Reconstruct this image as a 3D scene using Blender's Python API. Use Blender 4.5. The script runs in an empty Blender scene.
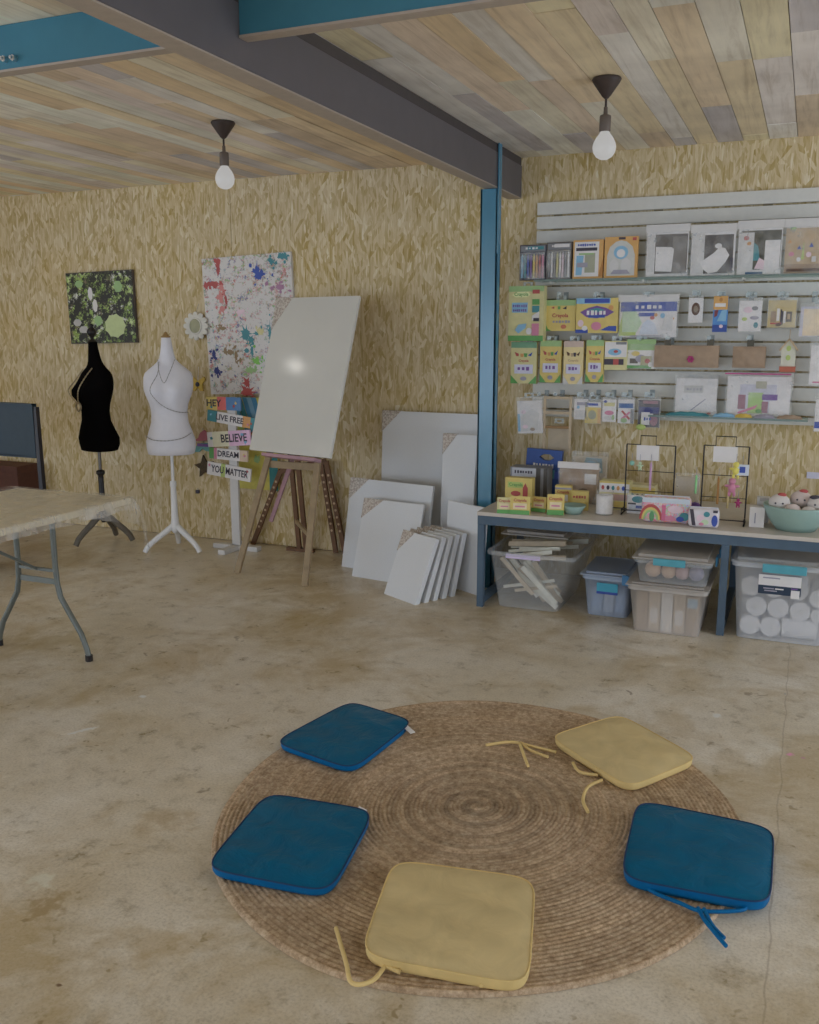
import bpy, math, random
from math import pi, sin, cos, radians, sqrt
from mathutils import Vector, Matrix

rnd = random.Random(7)
C = bpy.context.scene.collection
D = bpy.data
H = 1.55            # eye height of the photographer
YW = 5.78           # front face of the chipboard wall
ZC = 2.61           # underside of the ceiling planks
ZB = 0.56           # bench top

# ------------------------------------------------------------------ camera geometry
F, CX, CY = 925.0, 409.5, 512.0
_t = math.atan((CY - 333.0) / F)
_yc = Vector((812.0 - CX, -(333.0 - CY), -F)).normalized()
_up = Vector((0, cos(_t), sin(_t)))
_up = (_up - _yc * _up.dot(_yc)).normalized()
_xc = _yc.cross(_up)
RM = Matrix((_xc, _yc, _up))


def ray(u, v):
    return RM @ Vector((u - CX, -(v - CY), -F))


def at(u, v, y):
    """world point that lies at depth y along the sight line of a photo position"""
    d = ray(u, v)
    p = d * (y / d.y)
    return Vector((p.x, p.y, p.z + H))


def fl(u, v, z=0.0):
    d = ray(u, v)
    p = d * ((z - H) / d.z)
    return Vector((p.x, p.y, z))


# ------------------------------------------------------------------ materials
KL = 0.40          # display value of a white upright surface in this light
KF = 0.30          # the same for floor and ceiling, which get less daylight


def lin(c):
    c = c / 255.0
    return c / 12.92 if c <= 0.04045 else ((c + 0.055) / 1.055) ** 2.4


def col(r, g, b, k=None):
    k = k or KL
    return tuple(min(0.9, lin(x) / k) for x in (r, g, b)) + (1.0,)


_mats = {}


def newmat(name):
    m = D.materials.new(name)
    m.use_nodes = True
    nt = m.node_tree
    return m, nt, nt.nodes['Principled BSDF'], nt.nodes['Material Output']


def node(nt, t, **kw):
    n = nt.nodes.new(t)
    for k, v in kw.items():
        if k.startswith('i_'):
            n.inputs[k[2:].replace('_', ' ')].default_value = v
        else:
            setattr(n, k, v)
    return n


def ramp(nt, stops, interp='LINEAR'):
    n = nt.nodes.new('ShaderNodeValToRGB')
    cr = n.color_ramp
    cr.interpolation = interp
    while len(cr.elements) < len(stops):
        cr.elements.new(0.5)
    for e, (p, c) in zip(cr.elements, stops):
        e.position = p
        e.color = c
    return n


def M(name, rgb, rough=0.6, metal=0.0, spec=0.4, vary=0.06, scale=25.0, bump=0.0, k=None):
    """plain material with a little procedural mottling"""
    if name in _mats:
        return _mats[name]
    m, nt, b, out = newmat(name)
    c = col(*rgb, k=k)
    g = .3 * c[0] + .59 * c[1] + .11 * c[2]
    c = tuple(x * .84 + g * .16 for x in c[:3]) + (1,)
    tc = node(nt, 'ShaderNodeTexCoord')
    nz = node(nt, 'ShaderNodeTexNoise', i_Scale=scale, i_Detail=4.0, i_Roughness=0.6)
    nt.links.new(tc.outputs['Object'], nz.inputs['Vector'])
    r = ramp(nt, [(0.3, tuple(x * (1 - vary) for x in c[:3]) + (1,)), (0.7, tuple(min(.92, x * (1 + vary)) for x in c[:3]) + (1,))])
    nt.links.new(nz.outputs['Fac'], r.inputs['Fac'])
    nt.links.new(r.outputs['Color'], b.inputs['Base Color'])
    b.inputs['Roughness'].default_value = rough
    b.inputs['Metallic'].default_value = metal
    b.inputs['Specular IOR Level'].default_value = spec
    if bump:
        bp = node(nt, 'ShaderNodeBump', i_Strength=bump, i_Distance=0.01)
        nt.links.new(nz.outputs['Fac'], bp.inputs['Height'])
        nt.links.new(bp.outputs['Normal'], b.inputs['Normal'])
    _mats[name] = m
    return m


def clear(name, rgb, fac, rough=0.25, tint=(1, 1, 1), wave=0.0, stretch=1.0):
    """see-through plastic or glass: part clear, part surface"""
    if name in _mats:
        return _mats[name]
    m, nt, b, out = newmat(name)
    b.inputs['Base Color'].default_value = col(*rgb)
    b.inputs['Roughness'].default_value = rough
    tr = node(nt, 'ShaderNodeBsdfTransparent')
    tr.inputs['Color'].default_value = tint + (1,)
    mx = node(nt, 'ShaderNodeMixShader')
    mx.inputs['Fac'].default_value = fac
    if wave:
        tc = node(nt, 'ShaderNodeTexCoord')
        nz = node(nt, 'ShaderNodeTexNoise', i_Scale=14.0, i_Detail=3.0)
        mpz = node(nt, 'ShaderNodeMapping')
        mpz.inputs['Scale'].default_value = (1, 1, stretch)
        nt.links.new(tc.outputs['Object'], mpz.inputs['Vector'])
        nt.links.new(mpz.outputs[0], nz.inputs['Vector'])
        mr = node(nt, 'ShaderNodeMapRange')
        mr.inputs['From Min'].default_value = .35
        mr.inputs['From Max'].default_value = .7
        mr.inputs['To Min'].default_value = max(0, fac - wave)
        mr.inputs['To Max'].default_value = min(1, fac + wave)
        nt.links.new(nz.outputs['Fac'], mr.inputs['Value'])
        nt.links.new(mr.outputs['Result'], mx.inputs['Fac'])
        bp = node(nt, 'ShaderNodeBump', i_Strength=0.15, i_Distance=0.02)
        nt.links.new(nz.outputs['Fac'], bp.inputs['Height'])
        nt.links.new(bp.outputs['Normal'], b.inputs['Normal'])
    nt.links.new(tr.outputs[0], mx.inputs[1])
    nt.links.new(b.outputs[0], mx.inputs[2])
    nt.links.new(mx.outputs[0], out.inputs['Surface'])
    _mats[name] = m
    return m


def osb():
    m, nt, b, out = newmat('oriented_strand_board')
    L = nt.links.new
    tc = node(nt, 'ShaderNodeTexCoord')
    prev = None
    base = ramp(nt, [(0.05, col(98, 76, 30)), (0.25, col(126, 108, 66)), (0.5, col(141, 126, 96)), (0.72, col(149, 136, 109)), (0.95, col(164, 156, 140))])
    for i, (ang, sx, sz, th) in enumerate([(3, 52, 9, 0), (-9, 44, 8, .5), (12, 58, 10, .52), (-2, 70, 9, .45), (28, 48, 14, .80), (-32, 52, 15, .84)]):
        mp = node(nt, 'ShaderNodeMapping')
        mp.inputs['Rotation'].default_value = (0, radians(ang), 0)
        mp.inputs['Location'].default_value = (i * 3.7, i * 1.3, i * 2.1)
        L(tc.outputs['Object'], mp.inputs['Vector'])
        sc = node(nt, 'ShaderNodeMapping')
        sc.inputs['Scale'].default_value = (sx, 6, sz)
        L(mp.outputs[0], sc.inputs['Vector'])
        vo = node(nt, 'ShaderNodeTexVoronoi', distance='EUCLIDEAN', i_Scale=1.0)
        L(sc.outputs[0], vo.inputs['Vector'])
        sp = node(nt, 'ShaderNodeSeparateColor')
        L(vo.outputs['Color'], sp.inputs[0])
        if prev is None:
            prev = sp.outputs[0]
        else:
            gt = node(nt, 'ShaderNodeMath', operation='GREATER_THAN')
            gt.inputs[1].default_value = th
            L(sp.outputs[1], gt.inputs[0])
            mx = node(nt, 'ShaderNodeMix')
            L(gt.outputs[0], mx.inputs['Factor'])
            L(prev, mx.inputs['A'])
            L(sp.outputs[0], mx.inputs['B'])
            prev = mx.outputs['Result']
    big = node(nt, 'ShaderNodeTexNoise', i_Scale=1.7, i_Detail=2.0)
    L(tc.outputs['Object'], big.inputs['Vector'])
    fine = node(nt, 'ShaderNodeTexNoise', i_Scale=110.0, i_Detail=3.0)
    mpf = node(nt, 'ShaderNodeMapping')
    mpf.inputs['Scale'].default_value = (1, 1, .09)
    L(tc.outputs['Object'], mpf.inputs['Vector'])
    L(mpf.outputs[0], fine.inputs['Vector'])
    a1 = node(nt, 'ShaderNodeMath', operation='MULTIPLY_ADD')
    a1.inputs[1].default_value = .53
    L(prev, a1.inputs[0])
    a2 = node(nt, 'ShaderNodeMath', operation='MULTIPLY_ADD')
    a2.inputs[1].default_value = .62
    a2.inputs[2].default_value = -.06
    L(fine.outputs['Fac'], a2.inputs[0])
    L(a2.outputs[0], a1.inputs[2])
    L(a1.outputs[0], base.inputs['Fac'])
    hs = node(nt, 'ShaderNodeHueSaturation')
    mr = node(nt, 'ShaderNodeMapRange')
    mr.inputs['To Min'].default_value = .8
    mr.inputs['To Max'].default_value = 1.15
    L(big.outputs['Fac'], mr.inputs['Value'])
    L(mr.outputs[0], hs.inputs['Saturation'])
    L(base.outputs['Color'], hs.inputs['Color'])
    L(hs.outputs['Color'], b.inputs['Base Color'])
    b.inputs['Roughness'].default_value = .62
    b.inputs['Specular IOR Level'].default_value = .3
    bp = node(nt, 'ShaderNodeBump', i_Strength=.06, i_Distance=.003)
    L(prev, bp.inputs['Height'])
    L(bp.outputs['Normal'], b.inputs['Normal'])
    return m


def concrete():
    m, nt, b, out = newmat('polished_concrete')
    L = nt.links.new
    tc = node(nt, 'ShaderNodeTexCoord')
    n1 = node(nt, 'ShaderNodeTexNoise', i_Scale=1.1, i_Detail=6.0, i_Roughness=.62, i_Distortion=.4)
    n2 = node(nt, 'ShaderNodeTexNoise', i_Scale=9.0, i_Detail=8.0, i_Roughness=.7)
    n3 = node(nt, 'ShaderNodeTexNoise', i_Scale=110.0, i_Detail=4.0, i_Roughness=.7)
    for n in (n1, n2, n3):
        L(tc.outputs['Object'], n.inputs['Vector'])
    r1 = ramp(nt, [(0.25, col(119, 109, 91, KF)), (0.45, col(129, 122, 110, KF)), (0.6, col(136, 131, 123, KF)), (0.8, col(142, 138, 131, KF))])
    L(n1.outputs['Fac'], r1.inputs['Fac'])
    r2 = ramp(nt, [(0.3, (.62, .57, .47, 1)), (0.44, (.97, .96, .94, 1)), (0.7, (1.1, 1.1, 1.1, 1))])
    L(n2.outputs['Fac'], r2.inputs['Fac'])
    r3 = ramp(nt, [(0.3, (.78, .76, .72, 1)), (0.5, (1, 1, 1, 1)), (0.72, (1.1, 1.1, 1.1, 1))])
    L(n3.outputs['Fac'], r3.inputs['Fac'])
    m1 = node(nt, 'ShaderNodeMix', data_type='RGBA', blend_type='MULTIPLY')
    m1.inputs['Factor'].default_value = 1
    L(r1.outputs[0], m1.inputs['A'])
    L(r2.outputs[0], m1.inputs['B'])
    m2 = node(nt, 'ShaderNodeMix', data_type='RGBA', blend_type='MULTIPLY')
    m2.inputs['Factor'].default_value = 1
    L(m1.outputs['Result'], m2.inputs['A'])
    L(r3.outputs[0], m2.inputs['B'])
    cur = m2.outputs['Result']
    # sparse dark specks
    vo = node(nt, 'ShaderNodeTexVoronoi', i_Scale=3.2)
    dn = node(nt, 'ShaderNodeTexNoise', i_Scale=14.0)
    L(tc.outputs['Object'], dn.inputs['Vector'])
    dm = node(nt, 'ShaderNodeMix', data_type='RGBA', blend_type='LINEAR_LIGHT')
    dm.inputs['Factor'].default_value = .12
    L(tc.outputs['Object'], dm.inputs['A'])
    L(dn.outputs['Color'], dm.inputs['B'])
    L(dm.outputs['Result'], vo.inputs['Vector'])
    rs = ramp(nt, [(0.05, (1, 1, 1, 1)), (0.085, (0, 0, 0, 1))])
    L(vo.outputs['Distance'], rs.inputs['Fac'])
    ms = node(nt, 'ShaderNodeMix', data_type='RGBA')
    sf = node(nt, 'ShaderNodeMath', operation='MULTIPLY')
    sf.inputs[1].default_value = .6
    L(rs.outputs[0], sf.inputs[0])
    L(sf.outputs[0], ms.inputs['Factor'])
    L(cur, ms.inputs['A'])
    ms.inputs['B'].default_value = col(72, 58, 38, KF)
    cur = ms.outputs['Result']

    # yellow-brown ingrained stains
    ns = node(nt, 'ShaderNodeTexNoise', i_Scale=2.3, i_Detail=9.0, i_Roughness=.72, i_Distortion=.6)
    nb = node(nt, 'ShaderNodeTexNoise', i_Scale=.55, i_Detail=2.0)
    L(tc.outputs['Object'], ns.inputs['Vector'])
    L(tc.outputs['Object'], nb.inputs['Vector'])
    sa = node(nt, 'ShaderNodeMath', operation='MULTIPLY_ADD')
    sa.inputs[1].default_value = .7
    L(nb.outputs['Fac'], sa.inputs[0])
    L(ns.outputs['Fac'], sa.inputs[2])
    rst = ramp(nt, [(.80 - .0, (0, 0, 0, 1)), (1.0, (1, 1, 1, 1))])
    L(sa.outputs[0], rst.inputs['Fac'])
    mst = node(nt, 'ShaderNodeMix', data_type='RGBA')
    fst = node(nt, 'ShaderNodeMath', operation='MULTIPLY')
    fst.inputs[1].default_value = .6
    L(rst.outputs[0], fst.inputs[0])
    L(fst.outputs[0], mst.inputs['Factor'])
    L(cur, mst.inputs['A'])
    mst.inputs['B'].default_value = col(104, 86, 48, KF)
    cur = mst.outputs['Result']
    # small scattered dark flecks, denser in patches
    v2 = node(nt, 'ShaderNodeTexVoronoi', i_Scale=13.0)
    L(dm.outputs['Result'], v2.inputs['Vector'])
    c2 = node(nt, 'ShaderNodeSeparateColor')
    L(v2.outputs['Color'], c2.inputs[0])
    g2 = node(nt, 'ShaderNodeMath', operation='GREATER_THAN')
    g2.inputs[1].default_value = .62
    L(c2.outputs[0], g2.inputs[0])
    r22 = ramp(nt, [(.12, (1, 1, 1, 1)), (.24, (0, 0, 0, 1))])
    L(v2.outputs['Distance'], r22.inputs['Fac'])
    p2 = ramp(nt, [(.44, (0, 0, 0, 1)), (.56, (1, 1, 1, 1))])
    L(ns.outputs['Fac'], p2.inputs['Fac'])
    k2 = node(nt, 'ShaderNodeMath', operation='MULTIPLY')
    L(g2.outputs[0], k2.inputs[0])
    L(r22.outputs[0], k2.inputs[1])
    k3 = node(nt, 'ShaderNodeMath', operation='MULTIPLY')
    L(k2.outputs[0], k3.inputs[0])
    L(p2.outputs[0], k3.inputs[1])
    k4 = node(nt, 'ShaderNodeMath', operation='MULTIPLY')
    k4.inputs[1].default_value = .7
    L(k3.outputs[0], k4.inputs[0])
    mf = node(nt, 'ShaderNodeMix', data_type='RGBA')
    L(k4.outputs[0], mf.inputs['Factor'])
    L(cur, mf.inputs['A'])
    mf.inputs['B'].default_value = col(88, 74, 46, KF)
    cur = mf.outputs['Result']

    def blot(cur, p, rx, ry, ang, rgb, amt, ns=22.0, thr=.5):
        mp = node(nt, 'ShaderNodeMapping', vector_type='TEXTURE')
        mp.inputs['Location'].default_value = (p[0], p[1], 0)
        mp.inputs['Rotation'].default_value = (0, 0, ang)
        mp.inputs['Scale'].default_value = (rx, ry, 1)
        L(tc.outputs['Object'], mp.inputs['Vector'])
        ln = node(nt, 'ShaderNodeVectorMath', operation='LENGTH')
        L(mp.outputs[0], ln.inputs[0])
        nz = node(nt, 'ShaderNodeTexNoise', i_Scale=ns, i_Detail=4.0)
        L(tc.outputs['Object'], nz.inputs['Vector'])
        ad = node(nt, 'ShaderNodeMath', operation='MULTIPLY_ADD')
        ad.inputs[1].default_value = 1.6
        L(nz.outputs['Fac'], ad.inputs[0])
        L(ln.outputs['Value'], ad.inputs[2])
        r = ramp(nt, [(thr, (1, 1, 1, 1)), (min(1, thr + .14), (0, 0, 0, 1))])
        dv = node(nt, 'ShaderNodeMath', operation='MULTIPLY')
        dv.inputs[1].default_value = .5
        L(ad.outputs[0], dv.inputs[0])
        L(dv.outputs[0], r.inputs['Fac'])
        mu = node(nt, 'ShaderNodeMath', operation='MULTIPLY')
        mu.inputs[1].default_value = amt
        L(r.outputs[0], mu.inputs[0])
        mx = node(nt, 'ShaderNodeMix', data_type='RGBA')
        L(mu.outputs[0], mx.inputs['Factor'])
        L(cur, mx.inputs['A'])
        mx.inputs['B'].default_value = col(*rgb, k=KF)
        return mx.outputs['Result']

    def P(u, v):
        q = fl(u, v)
        return (q.x, q.y)
    cur = blot(cur, P(790, 754), .035, .03, .3, (150, 92, 118), .9)
    cur = blot(cur, P(803, 758), .018, .015, .3, (120, 84, 100), .8)
    cur = blot(cur, P(84, 730), .03, .14, -.5, (160, 154, 142), .75, 40)
    cur = blot(cur, P(143, 696), .05, .03, 0, (165, 160, 150), .8, 30)
    cur = blot(cur, P(716, 716), .05, .05, .2, (152, 150, 148), .7, 24)
    cur = blot(cur, P(785, 694), .015, .015, 0, (50, 70, 100), .9, 24)
    cur = blot(cur, P(48, 905), .13, .15, .4, (92, 74, 42), .55, 30)
    cur = blot(cur, P(60, 985), .02, .012, 0, (64, 44, 24), .9, 30)
    cur = blot(cur, P(40, 880), .1, .1, 0, (150, 146, 132), .5, 26)
    cur = blot(cur, P(165, 820), .2, .2, .4, (102, 82, 44), .4, 12)
    cur = blot(cur, P(150, 940), .25, .2, .2, (106, 88, 52), .4, 11)
    cur = blot(cur, P(300, 620), .35, .3, .2, (108, 92, 56), .4, 8)
    cur = blot(cur, P(140, 644), .03, .02, 0, (56, 46, 34), .7, 30)
    cur = blot(cur, P(60, 640), .5, .4, .2, (105, 92, 62), .4, 8)
    # a fine crack running towards the bench
    dn2 = node(nt, 'ShaderNodeTexNoise', i_Scale=5.0, i_Detail=5.0)
    L(tc.outputs['Object'], dn2.inputs['Vector'])
    dm2 = node(nt, 'ShaderNodeMix', data_type='RGBA', blend_type='LINEAR_LIGHT')
    dm2.inputs['Factor'].default_value = .022
    L(tc.outputs['Object'], dm2.inputs['A'])
    L(dn2.outputs['Color'], dm2.inputs['B'])
    sx = node(nt, 'ShaderNodeSeparateXYZ')
    L(dm2.outputs['Result'], sx.inputs[0])
    off = node(nt, 'ShaderNodeMath', operation='SUBTRACT')
    off.inputs[1].default_value = P(779, 800)[0]
    L(sx.outputs['X'], off.inputs[0])
    ab = node(nt, 'ShaderNodeMath', operation='ABSOLUTE')
    L(off.outputs[0], ab.inputs[0])
    rc = ramp(nt, [(0.0, (1, 1, 1, 1)), (0.003, (0, 0, 0, 1))])
    L(ab.outputs[0], rc.inputs['Fac'])
    mc = node(nt, 'ShaderNodeMix', data_type='RGBA')
    cf = node(nt, 'ShaderNodeMath', operation='MULTIPLY')
    cf.inputs[1].default_value = .45
    L(rc.outputs[0], cf.inputs[0])
    L(cf.outputs[0], mc.inputs['Factor'])
    L(cur, mc.inputs['A'])
    mc.inputs['B'].default_value = col(86, 72, 52, KF)
    L(mc.outputs['Result'], b.inputs['Base Color'])
    rr = node(nt, 'ShaderNodeMapRange')
    rr.inputs['From Min'].default_value = .3
    rr.inputs['From Max'].default_value = .7
    rr.inputs['To Min'].default_value = .26
    rr.inputs['To Max'].default_value = .42
    L(n2.outputs['Fac'], rr.inputs['Value'])
    L(rr.outputs[0], b.inputs['Roughness'])
    b.inputs['Specular IOR Level'].default_value = .42
    bp = node(nt, 'ShaderNodeBump', i_Strength=.08, i_Distance=.004)
    L(n2.outputs['Fac'], bp.inputs['Height'])
    L(bp.outputs['Normal'], b.inputs['Normal'])
    return m


def plankwood():
    m, nt, b, out = newmat('reclaimed_pallet_wood')
    L = nt.links.new
    tc = node(nt, 'ShaderNodeTexCoord')
    at_ = node(nt, 'ShaderNodeAttribute', attribute_name='tint')
    mp = node(nt, 'ShaderNodeMapping')
    mp.inputs['Scale'].default_value = (26, 1.6, 26)
    L(tc.outputs['Object'], mp.inputs['Vector'])
    ad = node(nt, 'ShaderNodeVectorMath', operation='ADD')
    L(mp.outputs[0], ad.inputs[0])
    ml = node(nt, 'ShaderNodeVectorMath', operation='SCALE')
    ml.inputs['Scale'].default_value = 37.0
    L(at_.outputs['Color'], ml.inputs[0])
    L(ml.outputs[0], ad.inputs[1])
    nz = node(nt, 'ShaderNodeTexNoise', i_Scale=1.0, i_Detail=6.0, i_Roughness=.65, i_Distortion=.6)
    L(ad.outputs[0], nz.inputs['Vector'])
    r = ramp(nt, [(0.25, (.74, .70, .64, 1)), (0.5, (1, 1, .99, 1)), (0.75, (1.1, 1.1, 1.08, 1))])
    L(nz.outputs['Fac'], r.inputs['Fac'])
    n2 = node(nt, 'ShaderNodeTexNoise', i_Scale=2.5, i_Detail=4.0)
    L(tc.outputs['Object'], n2.inputs['Vector'])
    r2 = ramp(nt, [(0.3, (.84, .82, .8, 1)), (0.65, (1.08, 1.08, 1.07, 1))])
    L(n2.outputs['Fac'], r2.inputs['Fac'])
    m1 = node(nt, 'ShaderNodeMix', data_type='RGBA', blend_type='MULTIPLY')
    m1.inputs['Factor'].default_value = 1
    L(at_.outputs['Color'], m1.inputs['A'])
    L(r.outputs[0], m1.inputs['B'])
    m2 = node(nt, 'ShaderNodeMix', data_type='RGBA', blend_type='MULTIPLY')
    m2.inputs['Factor'].default_value = 1
    L(m1.outputs['Result'], m2.inputs['A'])
    L(r2.outputs[0], m2.inputs['B'])
    L(m2.outputs['Result'], b.inputs['Base Color'])
    b.inputs['Roughness'].default_value = .7
    b.inputs['Specular IOR Level'].default_value = .25
    bp = node(nt, 'ShaderNodeBump', i_Strength=.2, i_Distance=.005)
    L(nz.outputs['Fac'], bp.inputs['Height'])
    L(bp.outputs['Normal'], b.inputs['Normal'])
    return m


def jute():
    m, nt, b, out = newmat('braided_jute')
    L = nt.links.new
    tc = node(nt, 'ShaderNodeTexCoord')
    at_ = node(nt, 'ShaderNodeAttribute', attribute_name='tint')
    n = node(nt, 'ShaderNodeTexNoise', i_Scale=55.0, i_Detail=5.0, i_Roughness=.75)
    n2 = node(nt, 'ShaderNodeTexNoise', i_Scale=3.0, i_Detail=4.0)
    L(tc.outputs['Object'], n.inputs['Vector'])
    L(tc.outputs['Object'], n2.inputs['Vector'])
    r = ramp(nt, [(0.25, col(84, 68, 49, .345)), (0.5, col(126, 109, 90, .345)), (0.75, col(156, 139, 119, .345))])
    L(n.outputs['Fac'], r.inputs['Fac'])
    r2 = ramp(nt, [(0.3, (.82, .78, .72, 1)), (0.7, (1.08, 1.08, 1.1, 1))])
    L(n2.outputs['Fac'], r2.inputs['Fac'])
    m1 = node(nt, 'ShaderNodeMix', data_type='RGBA', blend_type='MULTIPLY')
    m1.inputs['Factor'].default_value = 1
    L(r.outputs[0], m1.inputs['A'])
    L(r2.outputs[0], m1.inputs['B'])
    m2 = node(nt, 'ShaderNodeMix', data_type='RGBA', blend_type='MULTIPLY')
    m2.inputs['Factor'].default_value = 1
    L(m1.outputs['Result'], m2.inputs['A'])
    L(at_.outputs['Color'], m2.inputs['B'])
    L(m2.outputs['Result'], b.inputs['Base Color'])
    b.inputs['Roughness'].default_value = .9
    b.inputs['Specular IOR Level'].default_value = .1
    bp = node(nt, 'ShaderNodeBump', i_Strength=.6, i_Distance=.006)
    L(n.outputs['Fac'], bp.inputs['Height'])
    L(bp.outputs['Normal'], b.inputs['Normal'])
    return m


def canvascloth(name, rgb, rough=.35, wr=.25):
    """waxed cushion cloth with soft wrinkles"""
    if name in _mats:
        return _mats[name]
    m, nt, b, out = newmat(name)
    L = nt.links.new
    tc = node(nt, 'ShaderNodeTexCoord')
    n = node(nt, 'ShaderNodeTexNoise', i_Scale=9.0, i_Detail=5.0, i_Roughness=.55, i_Distortion=.8)
    L(tc.outputs['Object'], n.inputs['Vector'])
    c = col(*rgb, k=.37)
    r = ramp(nt, [(0.3, tuple(x * .88 for x in c[:3]) + (1,)), (0.7, tuple(min(.92, x * 1.08) for x in c[:3]) + (1,))])
    L(n.outputs['Fac'], r.inputs['Fac'])
    L(r.outputs[0], b.inputs['Base Color'])
    b.inputs['Roughness'].default_value = rough
    b.inputs['Specular IOR Level'].default_value = .16
    bp = node(nt, 'ShaderNodeBump', i_Strength=wr, i_Distance=.02)
    L(n.outputs['Fac'], bp.inputs['Height'])
    L(bp.outputs['Normal'], b.inputs['Normal'])
    _mats[name] = m
    return m


def speckle(name, stops, scale, ground, dens=.5, stretch=(1, 1, 1), distort=.25):
    """irregular painted blobs in several colours over a ground colour"""
    m, nt, b, out = newmat(name)
    L = nt.links.new
    tc = node(nt, 'ShaderNodeTexCoord')
    nz = node(nt, 'ShaderNodeTexNoise', i_Scale=scale * .8, i_Detail=4.0, i_Roughness=.7)
    L(tc.outputs['Object'], nz.inputs['Vector'])
    dm = node(nt, 'ShaderNodeMix', data_type='RGBA', blend_type='LINEAR_LIGHT')
    dm.inputs['Factor'].default_value = distort
    L(tc.outputs['Object'], dm.inputs['A'])
    L(nz.outputs['Color'], dm.inputs['B'])
    mp = node(nt, 'ShaderNodeMapping')
    mp.inputs['Scale'].default_value = stretch
    L(dm.outputs['Result'], mp.inputs['Vector'])
    vo = node(nt, 'ShaderNodeTexVoronoi', i_Scale=scale)
    L(mp.outputs[0], vo.inputs['Vector'])
    sp = node(nt, 'ShaderNodeSeparateColor')
    L(vo.outputs['Color'], sp.inputs[0])
    n = len(stops)
    r = ramp(nt, [(i / n, col(*c)) for i, c in enumerate(stops)], 'CONSTANT')
    L(sp.outputs[0], r.inputs['Fac'])
    n3 = node(nt, 'ShaderNodeTexNoise', i_Scale=scale * 1.3, i_Detail=6.0, i_Roughness=.75)
    L(tc.outputs['Object'], n3.inputs['Vector'])
    ms = ramp(nt, [(1 - dens - .04, (0, 0, 0, 1)), (1 - dens + .04, (1, 1, 1, 1))])
    L(n3.outputs['Fac'], ms.inputs['Fac'])
    mx = node(nt, 'ShaderNodeMix', data_type='RGBA')
    L(ms.outputs[0], mx.inputs['Factor'])
    mx.inputs['A'].default_value = col(*ground)
    L(r.outputs[0], mx.inputs['B'])
    L(mx.outputs['Result'], b.inputs['Base Color'])
    b.inputs['Roughness'].default_value = .5
    _mats[name] = m
    return m


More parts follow.
